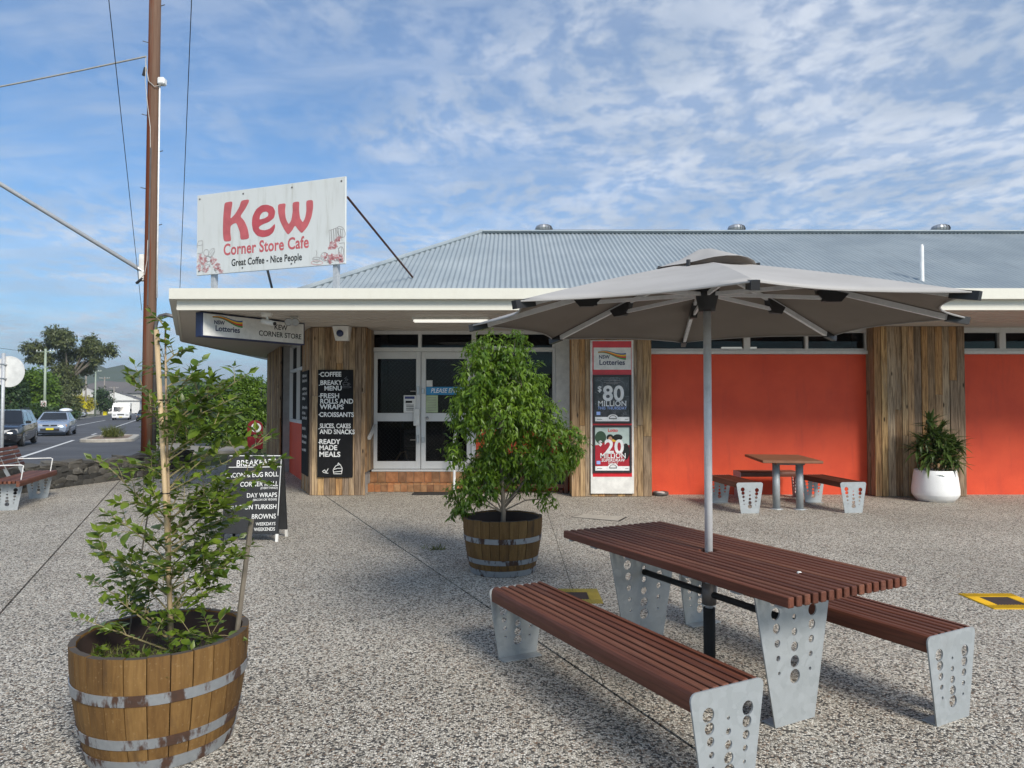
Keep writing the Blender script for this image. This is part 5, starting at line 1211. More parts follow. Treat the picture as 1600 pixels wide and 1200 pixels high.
def branch_tube(m, pts, r0, r1, n=6):
    k = len(pts); m.tube(pts, [r0 + (r1 - r0) * i / (k - 1) for i in range(k)], n)
def sapling():
    bx, by, zb = -1.665, 3.42, .40
    def Q(px, py, dy=0.0):
        d = 3.42 + dy; return Vector(((px - 800) / 1110 * d - bx, dy, 1.6 + (630 - py) / 1110 * d - zb))
    t = thing('sapling', 'thin leafy lilly pilly sapling tied to a pale stake in the front barrel', 'plant', (bx, by, zb))
    trunk = [Q(272, 1012), Q(268, 930, .01), Q(268, 860), Q(266, 780, .01), Q(262, 690), Q(259, 600), Q(257, 520)]
    trunk[0].z = -.03
    m = MB(); branch_tube(m, trunk, .011, .004, 8); tr = m.build('trunk', 'bark_pale', t, smooth=True)
    MB().tube([Q(274, 1015, -.02) * 1.0, Q(262, 800, -.02), Q(243, 515, -.02)], .012, 8).build('stake', 'bamboo', t, smooth=True)
    for a, b in (((372, 1005), (395, 810)), ((205, 1000), (250, 690))): MB().tube([Q(*a, dy=.12 if a[0] > 300 else .2), Q(*b, dy=.12 if a[0] > 300 else .25)], .0125 if a[0] > 300 else .004, 7).build('stake', 'bark_grey', t)
    m = MB()
    for px, py in ((260, 625), (257, 650), (266, 770)):
        c = Q(px - 6, py, -.01); m.lathe([(.022, -.003), (.025, 0), (.022, .003)], 12, c)
    m.build('tie', 'black_plastic', t)
    tips = [(128, 962, -.05), (150, 905, .1), (148, 850, -.15), (168, 800, .05), (160, 718, .18), (215, 725, -.1), (205, 592, .05), (232, 640, -.12), (255, 512, 0), (292, 545, .06), (300, 590, -.1), (345, 603, .1), (388, 583, .05), (362, 645, -.1), (335, 640, .12), (300, 640, .15), (425, 683, .02), (440, 715, .08), (400, 735, -.12), (385, 790, .08), (395, 850, -.05), (350, 860, -.18), (310, 865, .15), (345, 920, -.15), (300, 935, .1), (225, 900, -.15), (190, 880, .12), (190, 935, -.02), (225, 830, -.2), (330, 765, -.2), (310, 715, .2), (285, 655, -.18), (235, 700, .18), (340, 700, .02), (250, 560, .1), (275, 590, .04), (235, 975, -.12), (305, 985, -.16), (345, 985, -.02), (170, 870, .2), (365, 815, .2), (275, 880, -.22), (375, 690, .15), (315, 800, .05), (210, 770, .1), (350, 740, -.05), (330, 825, .12), (365, 760, .1), (320, 850, -.1), (375, 840, .12), (345, 790, -.2), (300, 690, .08), (330, 670, -.06), (370, 620, .0), (280, 760, .2), (250, 860, .15), (320, 610, .1), (345, 880, .1), (240, 790, -.15)]
    P, D, U, L = [], [], [], []; m = MB(); r2 = random.Random(12)
    def at(h):
        for a, b in zip(trunk, trunk[1:]):
            if a.z <= h <= b.z: return a + (b - a) * ((h - a.z) / (b.z - a.z))
        return trunk[-1] if h > trunk[-1].z else trunk[0] + Vector((0, 0, .05))
    for px, py, dy in tips:
        tip = Q(px, py, dy); d = math.hypot(tip.x - at(tip.z).x, dy); base = at(max(.02, tip.z - d * r2.uniform(.35, .8) - .03))
        mid = (base + tip) / 2 + Vector((r2.uniform(-.03, .03), r2.uniform(-.03, .03), r2.uniform(-.02, .05))); pts = []
        for i in range(7):
            u = i / 6; pts.append(base * (1 - u) ** 2 + mid * 2 * u * (1 - u) + tip * u * u)
        branch_tube(m, pts, .0046, .0014, 5)
        ln = sum((b - a).length for a, b in zip(pts, pts[1:]))
        subs = [(pts, .35 if ln > .2 else .1)]
        for _ in range(2 + int(ln * 10)):
            i = r2.randint(2, 5); a = pts[i]; dirv = (pts[-1] - pts[0]).normalized() * .6 + Vector((r2.uniform(-1, 1), r2.uniform(-1, 1), r2.uniform(-.4, .9)))
            q = a + dirv.normalized() * r2.uniform(.06, .15); sp = [a, (a + q) / 2 + Vector((0, 0, .008)), q]; branch_tube(m, sp, .0022, .001, 4); subs.append((sp, .35))
        for sp, st in subs:
            tot = sum((b - a).length for a, b in zip(sp, sp[1:])); k = max(3, int(tot * (1 - st) / .023))
            for i in range(k):
                u = st + (1 - st) * (i + .3) / k; f = u * (len(sp) - 1); j = min(int(f), len(sp) - 2); a = sp[j] + (sp[j + 1] - sp[j]) * (f - j); ax = (sp[j + 1] - sp[j]).normalized()
                side = ax.cross(Vector((r2.uniform(-.4, .4), r2.uniform(-.4, .4), 1))).normalized()
                for sg in (1, -1):
                    if r2.random() < .22: continue
                    P.append(a); D.append(ax * .55 + side * sg + Vector((0, 0, r2.uniform(-.45, .35)))); U.append(Vector((r2.uniform(-.5, .5), r2.uniform(-.5, .5), 1))); L.append(r2.uniform(.036, .074))
            for _ in range(2): P.append(sp[-1]); D.append((sp[-1] - sp[-2]).normalized() + Vector((r2.uniform(-.5, .5), r2.uniform(-.5, .5), r2.uniform(-.2, .5)))); U.append(Vector((r2.uniform(-1, 1), r2.uniform(-1, 1), .6))); L.append(r2.uniform(.035, .06))
    m.build('twigs', 'twig', t)
    order = sorted(range(len(P)), key=lambda i: -(L[i] - P[i].y * .03)); big = order[:300]; rest = order[300:]
    var = []
    for k in range(4):
        lm = MB(); w = .26 + .03 * k; dr = .04 + .04 * k
        row = [(0, 0), (.25, w * .75), (.5, w), (.78, w * .6), (1.0, .0)]
        for u, hw in row: z = -dr * u * u; lm.v += [(u, hw, z + hw * .25), (u, 0, z), (u, -hw, z + hw * .25)]
        lm.f = [q for i in range(4) for q in ((3 * i, 3 * i + 1, 3 * i + 4, 3 * i + 3), (3 * i + 1, 3 * i + 2, 3 * i + 5, 3 * i + 4))]
        me = lm.mesh('leaf'); me.materials.append(MATS['leaf_sapling']); var.append(me)
        for p in me.polygons: p.use_smooth = True
    for n_, i in enumerate(big):
        o = bpy.data.objects.new('leaf', var[n_ % 4]); COL.objects.link(o); o.parent = t; x = D[i].normalized(); y = U[i].cross(x).normalized(); z = x.cross(y); s = L[i] * 1.05
        o.matrix_local = Matrix.Translation(P[i]) @ Matrix((x, y, z)).transposed().to_4x4() @ Matrix.Diagonal((s, s, s, 1))
    lf = link_mesh('foliage', leaf_mesh('foliage', [tuple(P[i]) for i in rest], [tuple(D[i]) for i in rest], [tuple(U[i]) for i in rest], [L[i] for i in rest], [L[i] * .52 for i in rest], .10), 'leaf_sapling', t); lf['kind'] = 'stuff'
    k = 900; a = nrng.random(k) * 6.28; r = .33 * np.sqrt(nrng.random(k)); Pg = np.stack([r * np.cos(a), r * np.sin(a), np.full(k, -.005)], 1); keep = Pg[:, 1] < .05; Pg = Pg[keep]; k = len(Pg)
    w = link_mesh('weeds', leaf_mesh('weeds', Pg, unit(k) * .8 + (0, 0, .9), unit(k), .03 + .06 * nrng.random(k), .004 + .006 * nrng.random(k), .3), 'leaf_grass', t); w['kind'] = 'stuff'
    pl = [(x, y) for x, y in ((-.2, -.2), (-.05, -.27), (.12, -.25), (.2, -.16), (-.12, -.05), (.08, -.1), (.24, .02), (-.24, -.08), (.0, -.2), (.16, -.05), (-.1, -.2), (.26, -.1))]
    Pm, Dm, Um, Lm = [], [], [], []
    for x, y in pl:
        for _ in range(12): Pm.append((x + r2.uniform(-.03, .03), y + r2.uniform(-.03, .03), r2.uniform(0, .07))); Dm.append((r2.uniform(-1, 1), r2.uniform(-1, 1), r2.uniform(-.1, .9))); Um.append((r2.uniform(-.3, .3), r2.uniform(-.3, .3), 1)); Lm.append(r2.uniform(.03, .07))
    w = link_mesh('seedlings', leaf_mesh('seedlings', Pm, Dm, Um, Lm, [l * .5 for l in Lm], .15), 'leaf_sapling', t); w['kind'] = 'stuff'
sapling()

def fig():
    bx, by, zb = -.09, 6.85, .41; s = 6.85 / 1110
    t = thing('fig_tree', 'dense weeping fig with small glossy leaves growing in the second barrel', 'plant', (bx, by, zb))
    tr = [(.0, 0, -.04), (.01, 0, .15), (.0, .01, .35), (-.02, 0, .7), (-.03, .02, 1.1), (-.03, 0, 1.6)]
    m = MB(); branch_tube(m, tr, .026, .008, 10); m.build('trunk', 'bark_grey', t, smooth=True)
    cl = []
    for px, py, rx, ry, dy in ((758, 552, 30, 36, 0), (803, 548, 26, 34, .03), (775, 585, 42, 44, .02), (745, 600, 30, 46, -.1), (815, 600, 42, 40, -.08), (780, 645, 62, 52, -.12), (733, 640, 32, 42, 0), (835, 650, 46, 42, .0), (862, 690, 44, 38, -.02), (893, 696, 24, 36, .02), (800, 700, 56, 40, .1), (708, 705, 15, 24, .02), (850, 725, 40, 28, -.1), (758, 758, 28, 28, -.10), (730, 770, 28, 28, -.04), (716, 790, 15, 16, -.02), (745, 735, 28, 20, .05), (818, 746, 30, 24, .04), (856, 778, 19, 15, -.05), (845, 742, 32, 20, .1), (775, 720, 40, 30, .12)):
        d = 6.85 + dy; cl.append(((px - 800) / 1110 * d - bx, dy, 1.6 + (630 - py) / 1110 * d - zb, rx * s, max(rx, ry) * s * .9, ry * s))
    m = MB(); r2 = random.Random(4)
    for c in cl:
        z0 = max(.15, c[2] - .25 - abs(c[0]) * .5); k = min(4, int(z0 / .33)); b = Vector((-.01, 0, z0)); e = Vector(c[:3])
        branch_tube(m, [b, (b + e) / 2 + Vector((r2.uniform(-.04, .04), r2.uniform(-.04, .04), .05)), e], .009, .003, 5)
        for _ in range(7):
            q = e + Vector((r2.uniform(-1, 1) * c[3], r2.uniform(-1, 1) * c[4], r2.uniform(-.9, .9) * c[5])) * .75; branch_tube(m, [e, (e + q) / 2 + Vector((0, 0, .02)), q], .003, .001, 4)
    m.build('branches', 'bark_grey', t)
    P, D, U, L, W = clump_leaves(cl, 19000, .058, .019, shell=.55, down=.5, twig=9, spread=.055)
    f = link_mesh('foliage', leaf_mesh('foliage', P, D, U, L, W, .16), 'leaf_fig', t); f['kind'] = 'stuff'
fig()

def potted_palm():
    x, y = 6.96, 11.72
    t = thing('white_pot', 'round white glazed planter pot standing against the timber pillar', 'planter', (x, y, 0))
    MB().lathe([(0, .0), (.27, .0), (.315, .06), (.345, .105), (.35, .12), (.35, .20), (.325, .40), (.305, .505), (.30, .51), (.285, .50), (.28, .45), (0, .44)], 44).build('shell', 'pot_white', t, smooth=True)
    MB().lathe([(0, .455), (.279, .45)], 24).build('soil', 'potting_soil', t)
    p = thing('palm_plant', 'dark green fan leaved palm growing in the white pot', 'plant', (x, y, .44))
    r2 = random.Random(9); me = []
    for k in range(3):
        m = MB(); dr = (.10, .25, .45)[k]
        for i in range(7):
            u = i / 6; hw = .10 * math.sin(math.pi * (.12 + .86 * u)) ; m.v += [(u, hw, -dr * u * u + hw * .3), (u, 0, -dr * u * u), (u, -hw, -dr * u * u + hw * .3)]
        m.f = [q for i in range(6) for q in ((3 * i, 3 * i + 1, 3 * i + 4, 3 * i + 3), (3 * i + 1, 3 * i + 2, 3 * i + 5, 3 * i + 4))]
        q = m.mesh('leaf'); q.materials.append(MATS['leaf_palm']); me.append(q)
    md = me[2].copy(); md.materials.clear(); md.materials.append(MATS['leaf_dry'])
    stems = MB(); cnt = 0
    heads = [(-.08, 0, .82), (.12, .05, .70), (.22, -.02, .55), (-.22, 0, .55), (.0, -.12, .58), (.28, .04, .38), (-.27, .02, .38), (.1, -.16, .40), (-.12, -.15, .36), (.2, -.12, .24), (-.18, -.1, .22), (.02, -.05, .45), (.05, -.2, .22), (.30, -.04, .22), (-.02, .05, .62), (.33, 0, .46)]
    for hx, hy, hz in heads:
        branch_tube(stems, [(hx * .25, hy * .25, 0), (hx * .6, hy * .6, hz * .6), (hx, hy, hz)], .008, .004, 6)
        for k in range(18):
            a = r2.uniform(0, 2 * math.pi); el = r2.uniform(-.5, .95) if hz < .7 else r2.uniform(-.1, 1.3); xd = Vector((math.cos(a) * math.cos(el), math.sin(a) * math.cos(el) * .8, math.sin(el))).normalized()
            yd = Vector((0, 0, 1)).cross(xd).normalized(); zd = xd.cross(yd); s = r2.uniform(.20, .34); dead = hz < .4 and r2.random() < .10
            o = bpy.data.objects.new('leaf', md if dead else me[r2.randint(0, 2)]); COL.objects.link(o); o.parent = p
            o.matrix_local = Matrix.Translation((hx, hy, hz + r2.uniform(-.05, .03))) @ Matrix((xd, yd, zd)).transposed().to_4x4() @ Matrix.Diagonal((s, s, s, 1))
    stems.build('canes', 'bark_pale', p)
    k = 420; ci = nrng.integers(0, len(heads), k); H_ = np.array(heads)[ci] * (.85, .85, .9); Pm = H_ + nrng.normal(size=(k, 3)) * (.05, .05, .06)
    f = link_mesh('inner_foliage', leaf_mesh('inner_foliage', Pm, unit(k) + (0, -.2, .25), unit(k) * .5 + (0, 0, 1), .12 + .12 * nrng.random(k), .03 + .015 * nrng.random(k), .25), 'leaf_palm', p); f['kind'] = 'stuff'
potted_palm()
# ================================================================== STREET SIDE
def stone_wall():
    t = thing('stone_wall', 'low dark dry stone wall along the edge of the forecourt', 'wall', (-8.7, 12.7, 0))
    path = [Vector(p) for p in ((-9.25, 8.6), (-9.0, 10.6), (-8.7, 12.7), (-8.42, 14.0), (-8.05, 15.4), (-7.75, 17.1))]
    r2 = random.Random(21); var = []
    for k in range(9):
        m = MB(); bm = bmesh.new(); bmesh.ops.create_cube(bm, size=1.0); bmesh.ops.subdivide_edges(bm, edges=bm.edges[:], cuts=1, use_grid_fill=True)
        for v in bm.verts:
            l = v.co.length; v.co = v.co * (.56 / l) * (.35) + v.co * .68; v.co += Vector((r2.uniform(-.07, .07), r2.uniform(-.07, .07), r2.uniform(-.07, .07)))
        me = bpy.data.meshes.new('stone'); bm.to_mesh(me); bm.free(); me.materials.append(MATS['dark_stone']); var.append(me)
    lens = [(b - a).length for a, b in zip(path, path[1:])]; tot = sum(lens)
    def pt(s):
        for a, b, l in zip(path, path[1:], lens):
            if s <= l: return a + (b - a) * (s / l), (b - a).normalized()
            s -= l
        return path[-1], (path[-1] - path[-2]).normalized()
    core = MB(); n = 14; 
    for i in range(n + 1):
        p, d = pt(tot * i / n); nn = Vector((d.y, -d.x))
        for o, z in ((-.02, 0), (-.02, .40), (-.26, .40), (-.26, 0)): q = p + nn * o; core.v.append((q.x + 8.7, q.y - 12.7, z))
    for i in range(n):
        for k in range(4): core.f.append((4 * i + k, 4 * i + (k + 1) % 4, 4 * i + 4 + (k + 1) % 4, 4 * i + 4 + k))
    core.build('core', 'joint_dark', t)
    for row, (z, h) in enumerate(((.05, .13), (.155, .12), (.26, .12), (.36, .11), (.44, .09))):
        s = r2.uniform(0, .1)
        while s < tot:
            l = r2.uniform(.13, .30) if row < 4 else r2.uniform(.22, .4)
            p, d = pt(s + l / 2); nn = Vector((d.y, -d.x)); off = -.06 if row < 4 else -.14
            q = p + nn * (off + r2.uniform(-.02, .02)); o = bpy.data.objects.new('stone', var[r2.randint(0, 8)]); COL.objects.link(o); o.parent = t
            o.location = (q.x + 8.7, q.y - 12.7, z + r2.uniform(-.025, .02)); o.rotation_euler = (0, 0, math.atan2(d.y, d.x) + r2.choice((0, math.pi)))
            o.scale = (l * 1.0, .16 if row < 4 else .30, h * 1.05 * r2.uniform(.85, 1.2)); o.rotation_euler[0] = r2.uniform(-.15, .15); o.rotation_euler[1] = r2.uniform(-.22, .22); s += l
stone_wall()

def utility_pole():
    x, y = -8.95, 17.5
    t = thing('utility_pole', 'tall reddish timber utility pole with white conduit beside the corner store', 'utility pole', (x, y, 0))
    m = MB(); m.tube([(0, 0, -.1), (0, 0, 3), (.01, 0, 6), (.02, 0, 9.5), (.03, 0, 13)], [.16, .15, .145, .14, .135], 22); m.build('shaft', 'utility_timber', t, smooth=True)
    MB().tube([(.19, -.04, 4.2), (.19, -.04, 6.5), (.19, -.04, 9.55)], .020, 8).build('conduit', 'conduit_white', t, smooth=True)
    MB().tube([(.20, -.10, .05), (.20, -.10, 3.5), (.22, -.10, 3.60), (.30, -.10, 3.74), (.45, -.10, 3.78), (.75, -.10, 3.70)], .045, 10).build('cable_bend', 'steel_dark', t, smooth=True)
    MB().cbox(.16, .34, -.14, .04, 9.5, 9.68, .03).build('junction_box', 'conduit_white', t)
    MB().tube([(.02, -.145, 4.0), (.03, -.150, 6.0), (.045, -.148, 7.9)], .02, 6).build('cable_cover', 'steel_dark', t)
    MB().tube([(.04, -.155, 7.8), (.03, -.16, 8.4), (-.05, -.16, 9.0), (-.14, -.10, 9.6), (-.16, -.05, 10.2)], .010, 6).build('lead_wire', 'cable_light', t)
    MB().tube([(-.15, -.05, 10.0), (-.02, -.17, 9.55), (.12, -.16, 9.42), (.26, -.08, 9.5)], .010, 6).build('lead_wire', 'cable_light', t)
    MB().tube([(.01, -.165, 5.6), (.0, -.17, 5.1), (-.06, -.16, 4.75), (-.16, -.10, 4.7)], .008, 6).build('lead_wire', 'cable_light', t)
    MB().cbox(-.26, -.13, -.08, .08, 4.62, 5.28, .02).build('clamp_plate', 'panel_white', t)
    MB().tube([(-.24, -.05, 4.62), (-.30, -.08, 4.55), (-.16, -.06, 4.68)], .035, 6).build('insulator', 'black_plastic', t)
    MB().tube([(-.18, -.03, 9.95), (-.22, -.04, 9.75)], .04, 6).build('insulator', 'black_plastic', t)
    for i in range(9):
        z = 6.0 + i * .92; sx = -1 if i % 2 else 1; MB().tube([(sx * .13 + .01, 0, z), (sx * .27 + .01, -.02, z + .03)], .011, 5).build('step_iron', 'steel_dark', t)
    # strut and wires (things of their own)
    s = thing('stay_pipe', 'straight galvanised steel stay pipe rising from the timber utility pole', 'stay', (x - .17, y - .03, 4.87))
    MB().tube([(-.02, 0, 0), (-26, -8.8, 17)], .052, 12).build('pipe', 'pole_steel', s, smooth=True); MB().tube([(.03, .01, -.03), (-.12, -.03, .075)], .055, 10).build('socket', 'steel', s)
    def wire(label, pts, r, mt, sag=0.0):
        a, b = Vector(pts[0]), Vector(pts[1]); q = [a + (b - a) * (i / 16) + Vector((0, 0, -4 * sag * (i / 16) * (1 - i / 16))) for i in range(17)]
        c = q[0]; o = MB().tube([p - c for p in q], r, 5).build('overhead_wire', mt, loc=c); tag(o, label, 'wire')
    wire('pale overhead cable running from the timber pole towards the far left', ((x - .18, y, 10.25), (-40, 26.5, 10.9)), .022, 'cable_light', .5)
    wire('thin dark overhead wire dropping beside the timber pole on its road side', ((x - .2, y, 3.9), (-1.7, 1.2, 10.7)), .006, 'cable_dark')
    wire('thin dark service wire dropping to the veranda corner of the store', ((-7.3, 15.5, 3.22), (-.2, .9, 9.8)), .0055, 'cable_dark')
utility_pole()
def weed():
    m = 60; P = nrng.normal(size=(m, 3)) * (.05, .02, 0); P[:, 2] = 0
    o = link_mesh('paving_weed', leaf_mesh('paving_weed', P, unit(m) * .9 + (0, 0, .6), unit(m), .04 + .05 * nrng.random(m), np.full(m, .008), .3), 'leaf_grass', loc=(-.83, 7.8, 0)); tag(o, 'tiny green weed sprouting from the paving joint beside the fig barrel', 'weed')
weed()

def street_furniture():
    t = thing('round_road_sign', 'blank white back of a round road sign on a grey post behind the bench', 'road sign', (-10.75, 15.0, gz(0, 15)))
    MB().tube([(0, 0, -.06), (0, 0, 2.66)], .034, 12).build('post', 'pole_steel', t, smooth=True)
    MB().tube([(.09, .045, 2.27), (.09, .055, 2.27)], .33, 40).build('disc', 'sign_back', t)
    for z in (2.12, 2.42): MB().cbox(-.05, .05, -.036, .05, z - .015, z + .015, .003).build('bracket', 'steel', t)
    p = (-9.17, 25.4); z = gz(*p) + .03
    t = thing('post_box', 'red street posting box with white emblem beside the hedge', 'post box', (p[0], p[1], z), R(20))
    pr = [(-.26, .02), (.26, .02), (.26, .80)] + [(.26 * math.cos(R(a)), .80 + .24 * math.sin(R(a))) for a in range(15, 180, 15)] + [(-.26, .80)]
    m = MB(); n = len(pr); m.v = [(a, -.22, b) for a, b in pr] + [(a, .22, b) for a, b in pr]; m.f = [tuple(range(n)), tuple(range(n, 2 * n))[::-1]] + [(i, n + i, n + (i + 1) % n, (i + 1) % n) for i in range(n)]
    m.build('box', 'post_red', t)
    m = MB(); m.sheet([(x, -.224, z_) for x, z_ in ell(.03, .78, .17, .17, 22)[:-1]]); m.build('emblem', 'poster_white', t)
    m = MB(); m.sheet([(x, -.227, z_) for x, z_ in ell(.05, .80, .085, .085, 16)[:-1]]); m.sheet([(-.03, -.2275, .60), (.02, -.2275, .60), (.02, -.2275, .80), (-.03, -.2275, .80)]); m.build('emblem', 'post_red', t)
    MB().box(-.14, .14, -.235, -.21, .50, .54).build('slot', 'black_paint', t); MB().cbox(-.2, .2, -.19, .19, -.03, .03, .005).build('plinth', 'black_paint', t)
street_furniture()

def shrub(name, label, loc, clumps, n, L, W, mat, trunk=None, cat='shrub', group=None, down=.2, shell=.6, spread=None, bark='bark_grey', twig=6):
    t = thing(name, label, cat, loc, group=group)
    m = MB(); top = max(c[2] for c in clumps)
    if trunk: 
        r, h, lean = trunk; branch_tube(m, [(0, 0, -.3), (lean * .3, 0, h * .5), (lean, 0, h)], r, r * .6, 8)
        for c in clumps: 
            e = Vector(c[:3]); b = Vector((lean * .7, 0, h * .75)); branch_tube(m, [b, (b + e) / 2 + Vector((0, 0, .1 * e.length * .3)), e], r * .42, r * .10, 5)
    else:
        for c in clumps[:6]: branch_tube(m, [(c[0] * .3, c[1] * .3, -.1), (c[0] * .7, c[1] * .7, c[2] * .6), tuple(c[:3])], .05, .015, 5)
    m.build('trunk', bark, t)
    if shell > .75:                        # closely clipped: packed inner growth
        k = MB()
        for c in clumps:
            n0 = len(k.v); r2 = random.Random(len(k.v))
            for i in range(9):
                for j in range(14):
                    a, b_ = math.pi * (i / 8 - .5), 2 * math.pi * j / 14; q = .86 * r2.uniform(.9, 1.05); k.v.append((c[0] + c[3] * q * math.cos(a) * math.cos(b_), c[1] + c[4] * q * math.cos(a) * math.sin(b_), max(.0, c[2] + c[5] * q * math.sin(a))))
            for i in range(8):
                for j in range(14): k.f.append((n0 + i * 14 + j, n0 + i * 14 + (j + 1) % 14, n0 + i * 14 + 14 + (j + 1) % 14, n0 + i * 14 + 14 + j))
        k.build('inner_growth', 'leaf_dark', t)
    P, D, U, LL, WW = clump_leaves(clumps, n, L, W, shell=shell, down=down, twig=twig, spread=spread or L * 1.2)
    f = link_mesh('crown', leaf_mesh('crown', P, D, U, LL, WW), mat, t); f['kind'] = 'stuff'
    return t
def px_clumps(lst, d, loc):
    "clumps given as sightings (bearing in px, height in px, radii) at range d, relative to loc, in metres"
    s = d / 1110; out = []
    for px, py, rx, ry, dy in lst: out.append(((px - 800) * s - loc[0], dy * 1.0, 1.6 + (630 - py) * s - loc[2], rx * s, rx * s, ry * s))
    return out
def greenery():
    def place(px, d): return ((px - 800) / 1110 * d, d, gz(0, d) - .05)
    # clipped hedges beyond the forecourt
    l = place(372, 28.5); shrub('hedge', 'tall rounded bright green hedge next to the red post box', l, px_clumps([(372, 645, 34, 50, 0), (396, 628, 22, 38, .6), (345, 655, 28, 40, -.3), (375, 610, 24, 24, .3)], 28.5, l), 16000, .12, .065, 'leaf_hedge', shell=.86, cat='hedge')
    l = place(300, 31); shrub('hedge', 'wide loose green hedge between the timber pole and the rounded hedge', l, px_clumps([(315, 652, 30, 42, 0), (280, 655, 32, 40, .4), (255, 665, 22, 30, -.3), (300, 625, 30, 28, .5), (270, 625, 20, 20, .5)], 31, l), 13000, .12, .065, 'leaf_hedge', shell=.8, cat='hedge')
    # big gum and its neighbours across the street
    l = place(104, 112); shrub('gum_tree', 'tall spreading gum tree with open crown across the street', l, px_clumps([(88, 522, 20, 12, 0), (70, 532, 14, 10, 2), (58, 543, 18, 9, -1), (42, 546, 11, 7, 1), (112, 533, 17, 13, -2), (135, 532, 14, 9, 1), (128, 548, 15, 9, 1), (150, 545, 18, 10, 0), (166, 548, 11, 8, 1), (172, 541, 7, 6, 0), (100, 553, 20, 11, 1), (76, 560, 15, 10, -1), (52, 560, 11, 6, 0), (100, 578, 20, 14, 0), (122, 572, 14, 12, 2), (150, 562, 10, 7, 0), (90, 600, 22, 16, 1), (118, 600, 18, 14, -1), (145, 566, 6, 6, 0)], 112, l), 20000, .46, .20, 'leaf_gum', (.45, 7.5, .3), 'tree', down=.35, shell=.35, spread=.5, bark='bark_grey')
    l = place(57, 90); shrub('broad_tree', 'dense dark green round tree below the tall gum', l, px_clumps([(58, 605, 26, 26, 0), (40, 618, 18, 20, 1), (78, 615, 18, 22, -1), (55, 590, 16, 12, 0), (62, 632, 30, 18, -1)], 90, l), 6500, .5, .26, 'leaf_hedge', (.3, 2.5, 0), 'tree', shell=.72)
    l = place(16, 84); shrub('broad_tree', 'dark green tree behind the round road sign', l, px_clumps([(18, 622, 22, 26, 0), (-10, 615, 30, 34, 2), (5, 600, 14, 12, 1)], 84, l), 4500, .5, .26, 'leaf_dark', (.3, 2.5, 0), 'tree', shell=.72)
    l = place(103, 98); shrub('bushy_shrub', 'low dark olive shrub between the green pole and the yellow wattle', l, px_clumps([(98, 632, 22, 20, 0), (115, 638, 16, 16, -1), (84, 638, 14, 16, 1)], 98, l), 4500, .42, .2, 'leaf_gum', None, shell=.72)
    l = place(131, 140); shrub('wattle_bush', 'bright yellow flowering wattle bush beside the road', l, px_clumps([(128, 628, 11, 11, 0), (138, 632, 8, 9, .5), (120, 622, 6, 6, 0)], 140, l), 1800, .42, .22, 'leaf_yellow', None, shell=.5)
    l = place(158, 150); shrub('bushy_shrub', 'dark green garden tree in front of the white gabled house', l, px_clumps([(160, 625, 13, 14, 0), (170, 632, 9, 9, 0), (150, 614, 8, 7, 2)], 150, l), 1600, .6, .3, 'leaf_dark', (.2, 1.5, 0), 'tree', shell=.6)
    l = place(20, 62); shrub('verge_hedge', 'low dark green hedge along the far kerb behind the cars', l, px_clumps([(10, 646, 26, 12, 0), (45, 645, 24, 12, 1), (75, 648, 20, 10, 2), (-25, 646, 26, 12, -1)], 62, l), 3000, .3, .15, 'leaf_dark', None, 'hedge', shell=.7)
    for i, (px, d, ry) in enumerate(((182, 230, 8), (205, 260, 9), (150, 250, 8), (240, 210, 9), (330, 190, 6), (365, 210, 6))):
        l = place(px, d); shrub('distant_tree', ('dark leafy tree among the far houses, left of the timber pole' if px < 220 else 'dark leafy tree among the far houses, right of the timber pole'), l, px_clumps([(px, 622, 9, ry, 0), (px + 6, 624, 7, ry * .8, 1)], d, l), 700, .9, .5, 'leaf_dark', (.25, 2, 0), 'tree', group='trees among the far houses', shell=.6)
greenery()

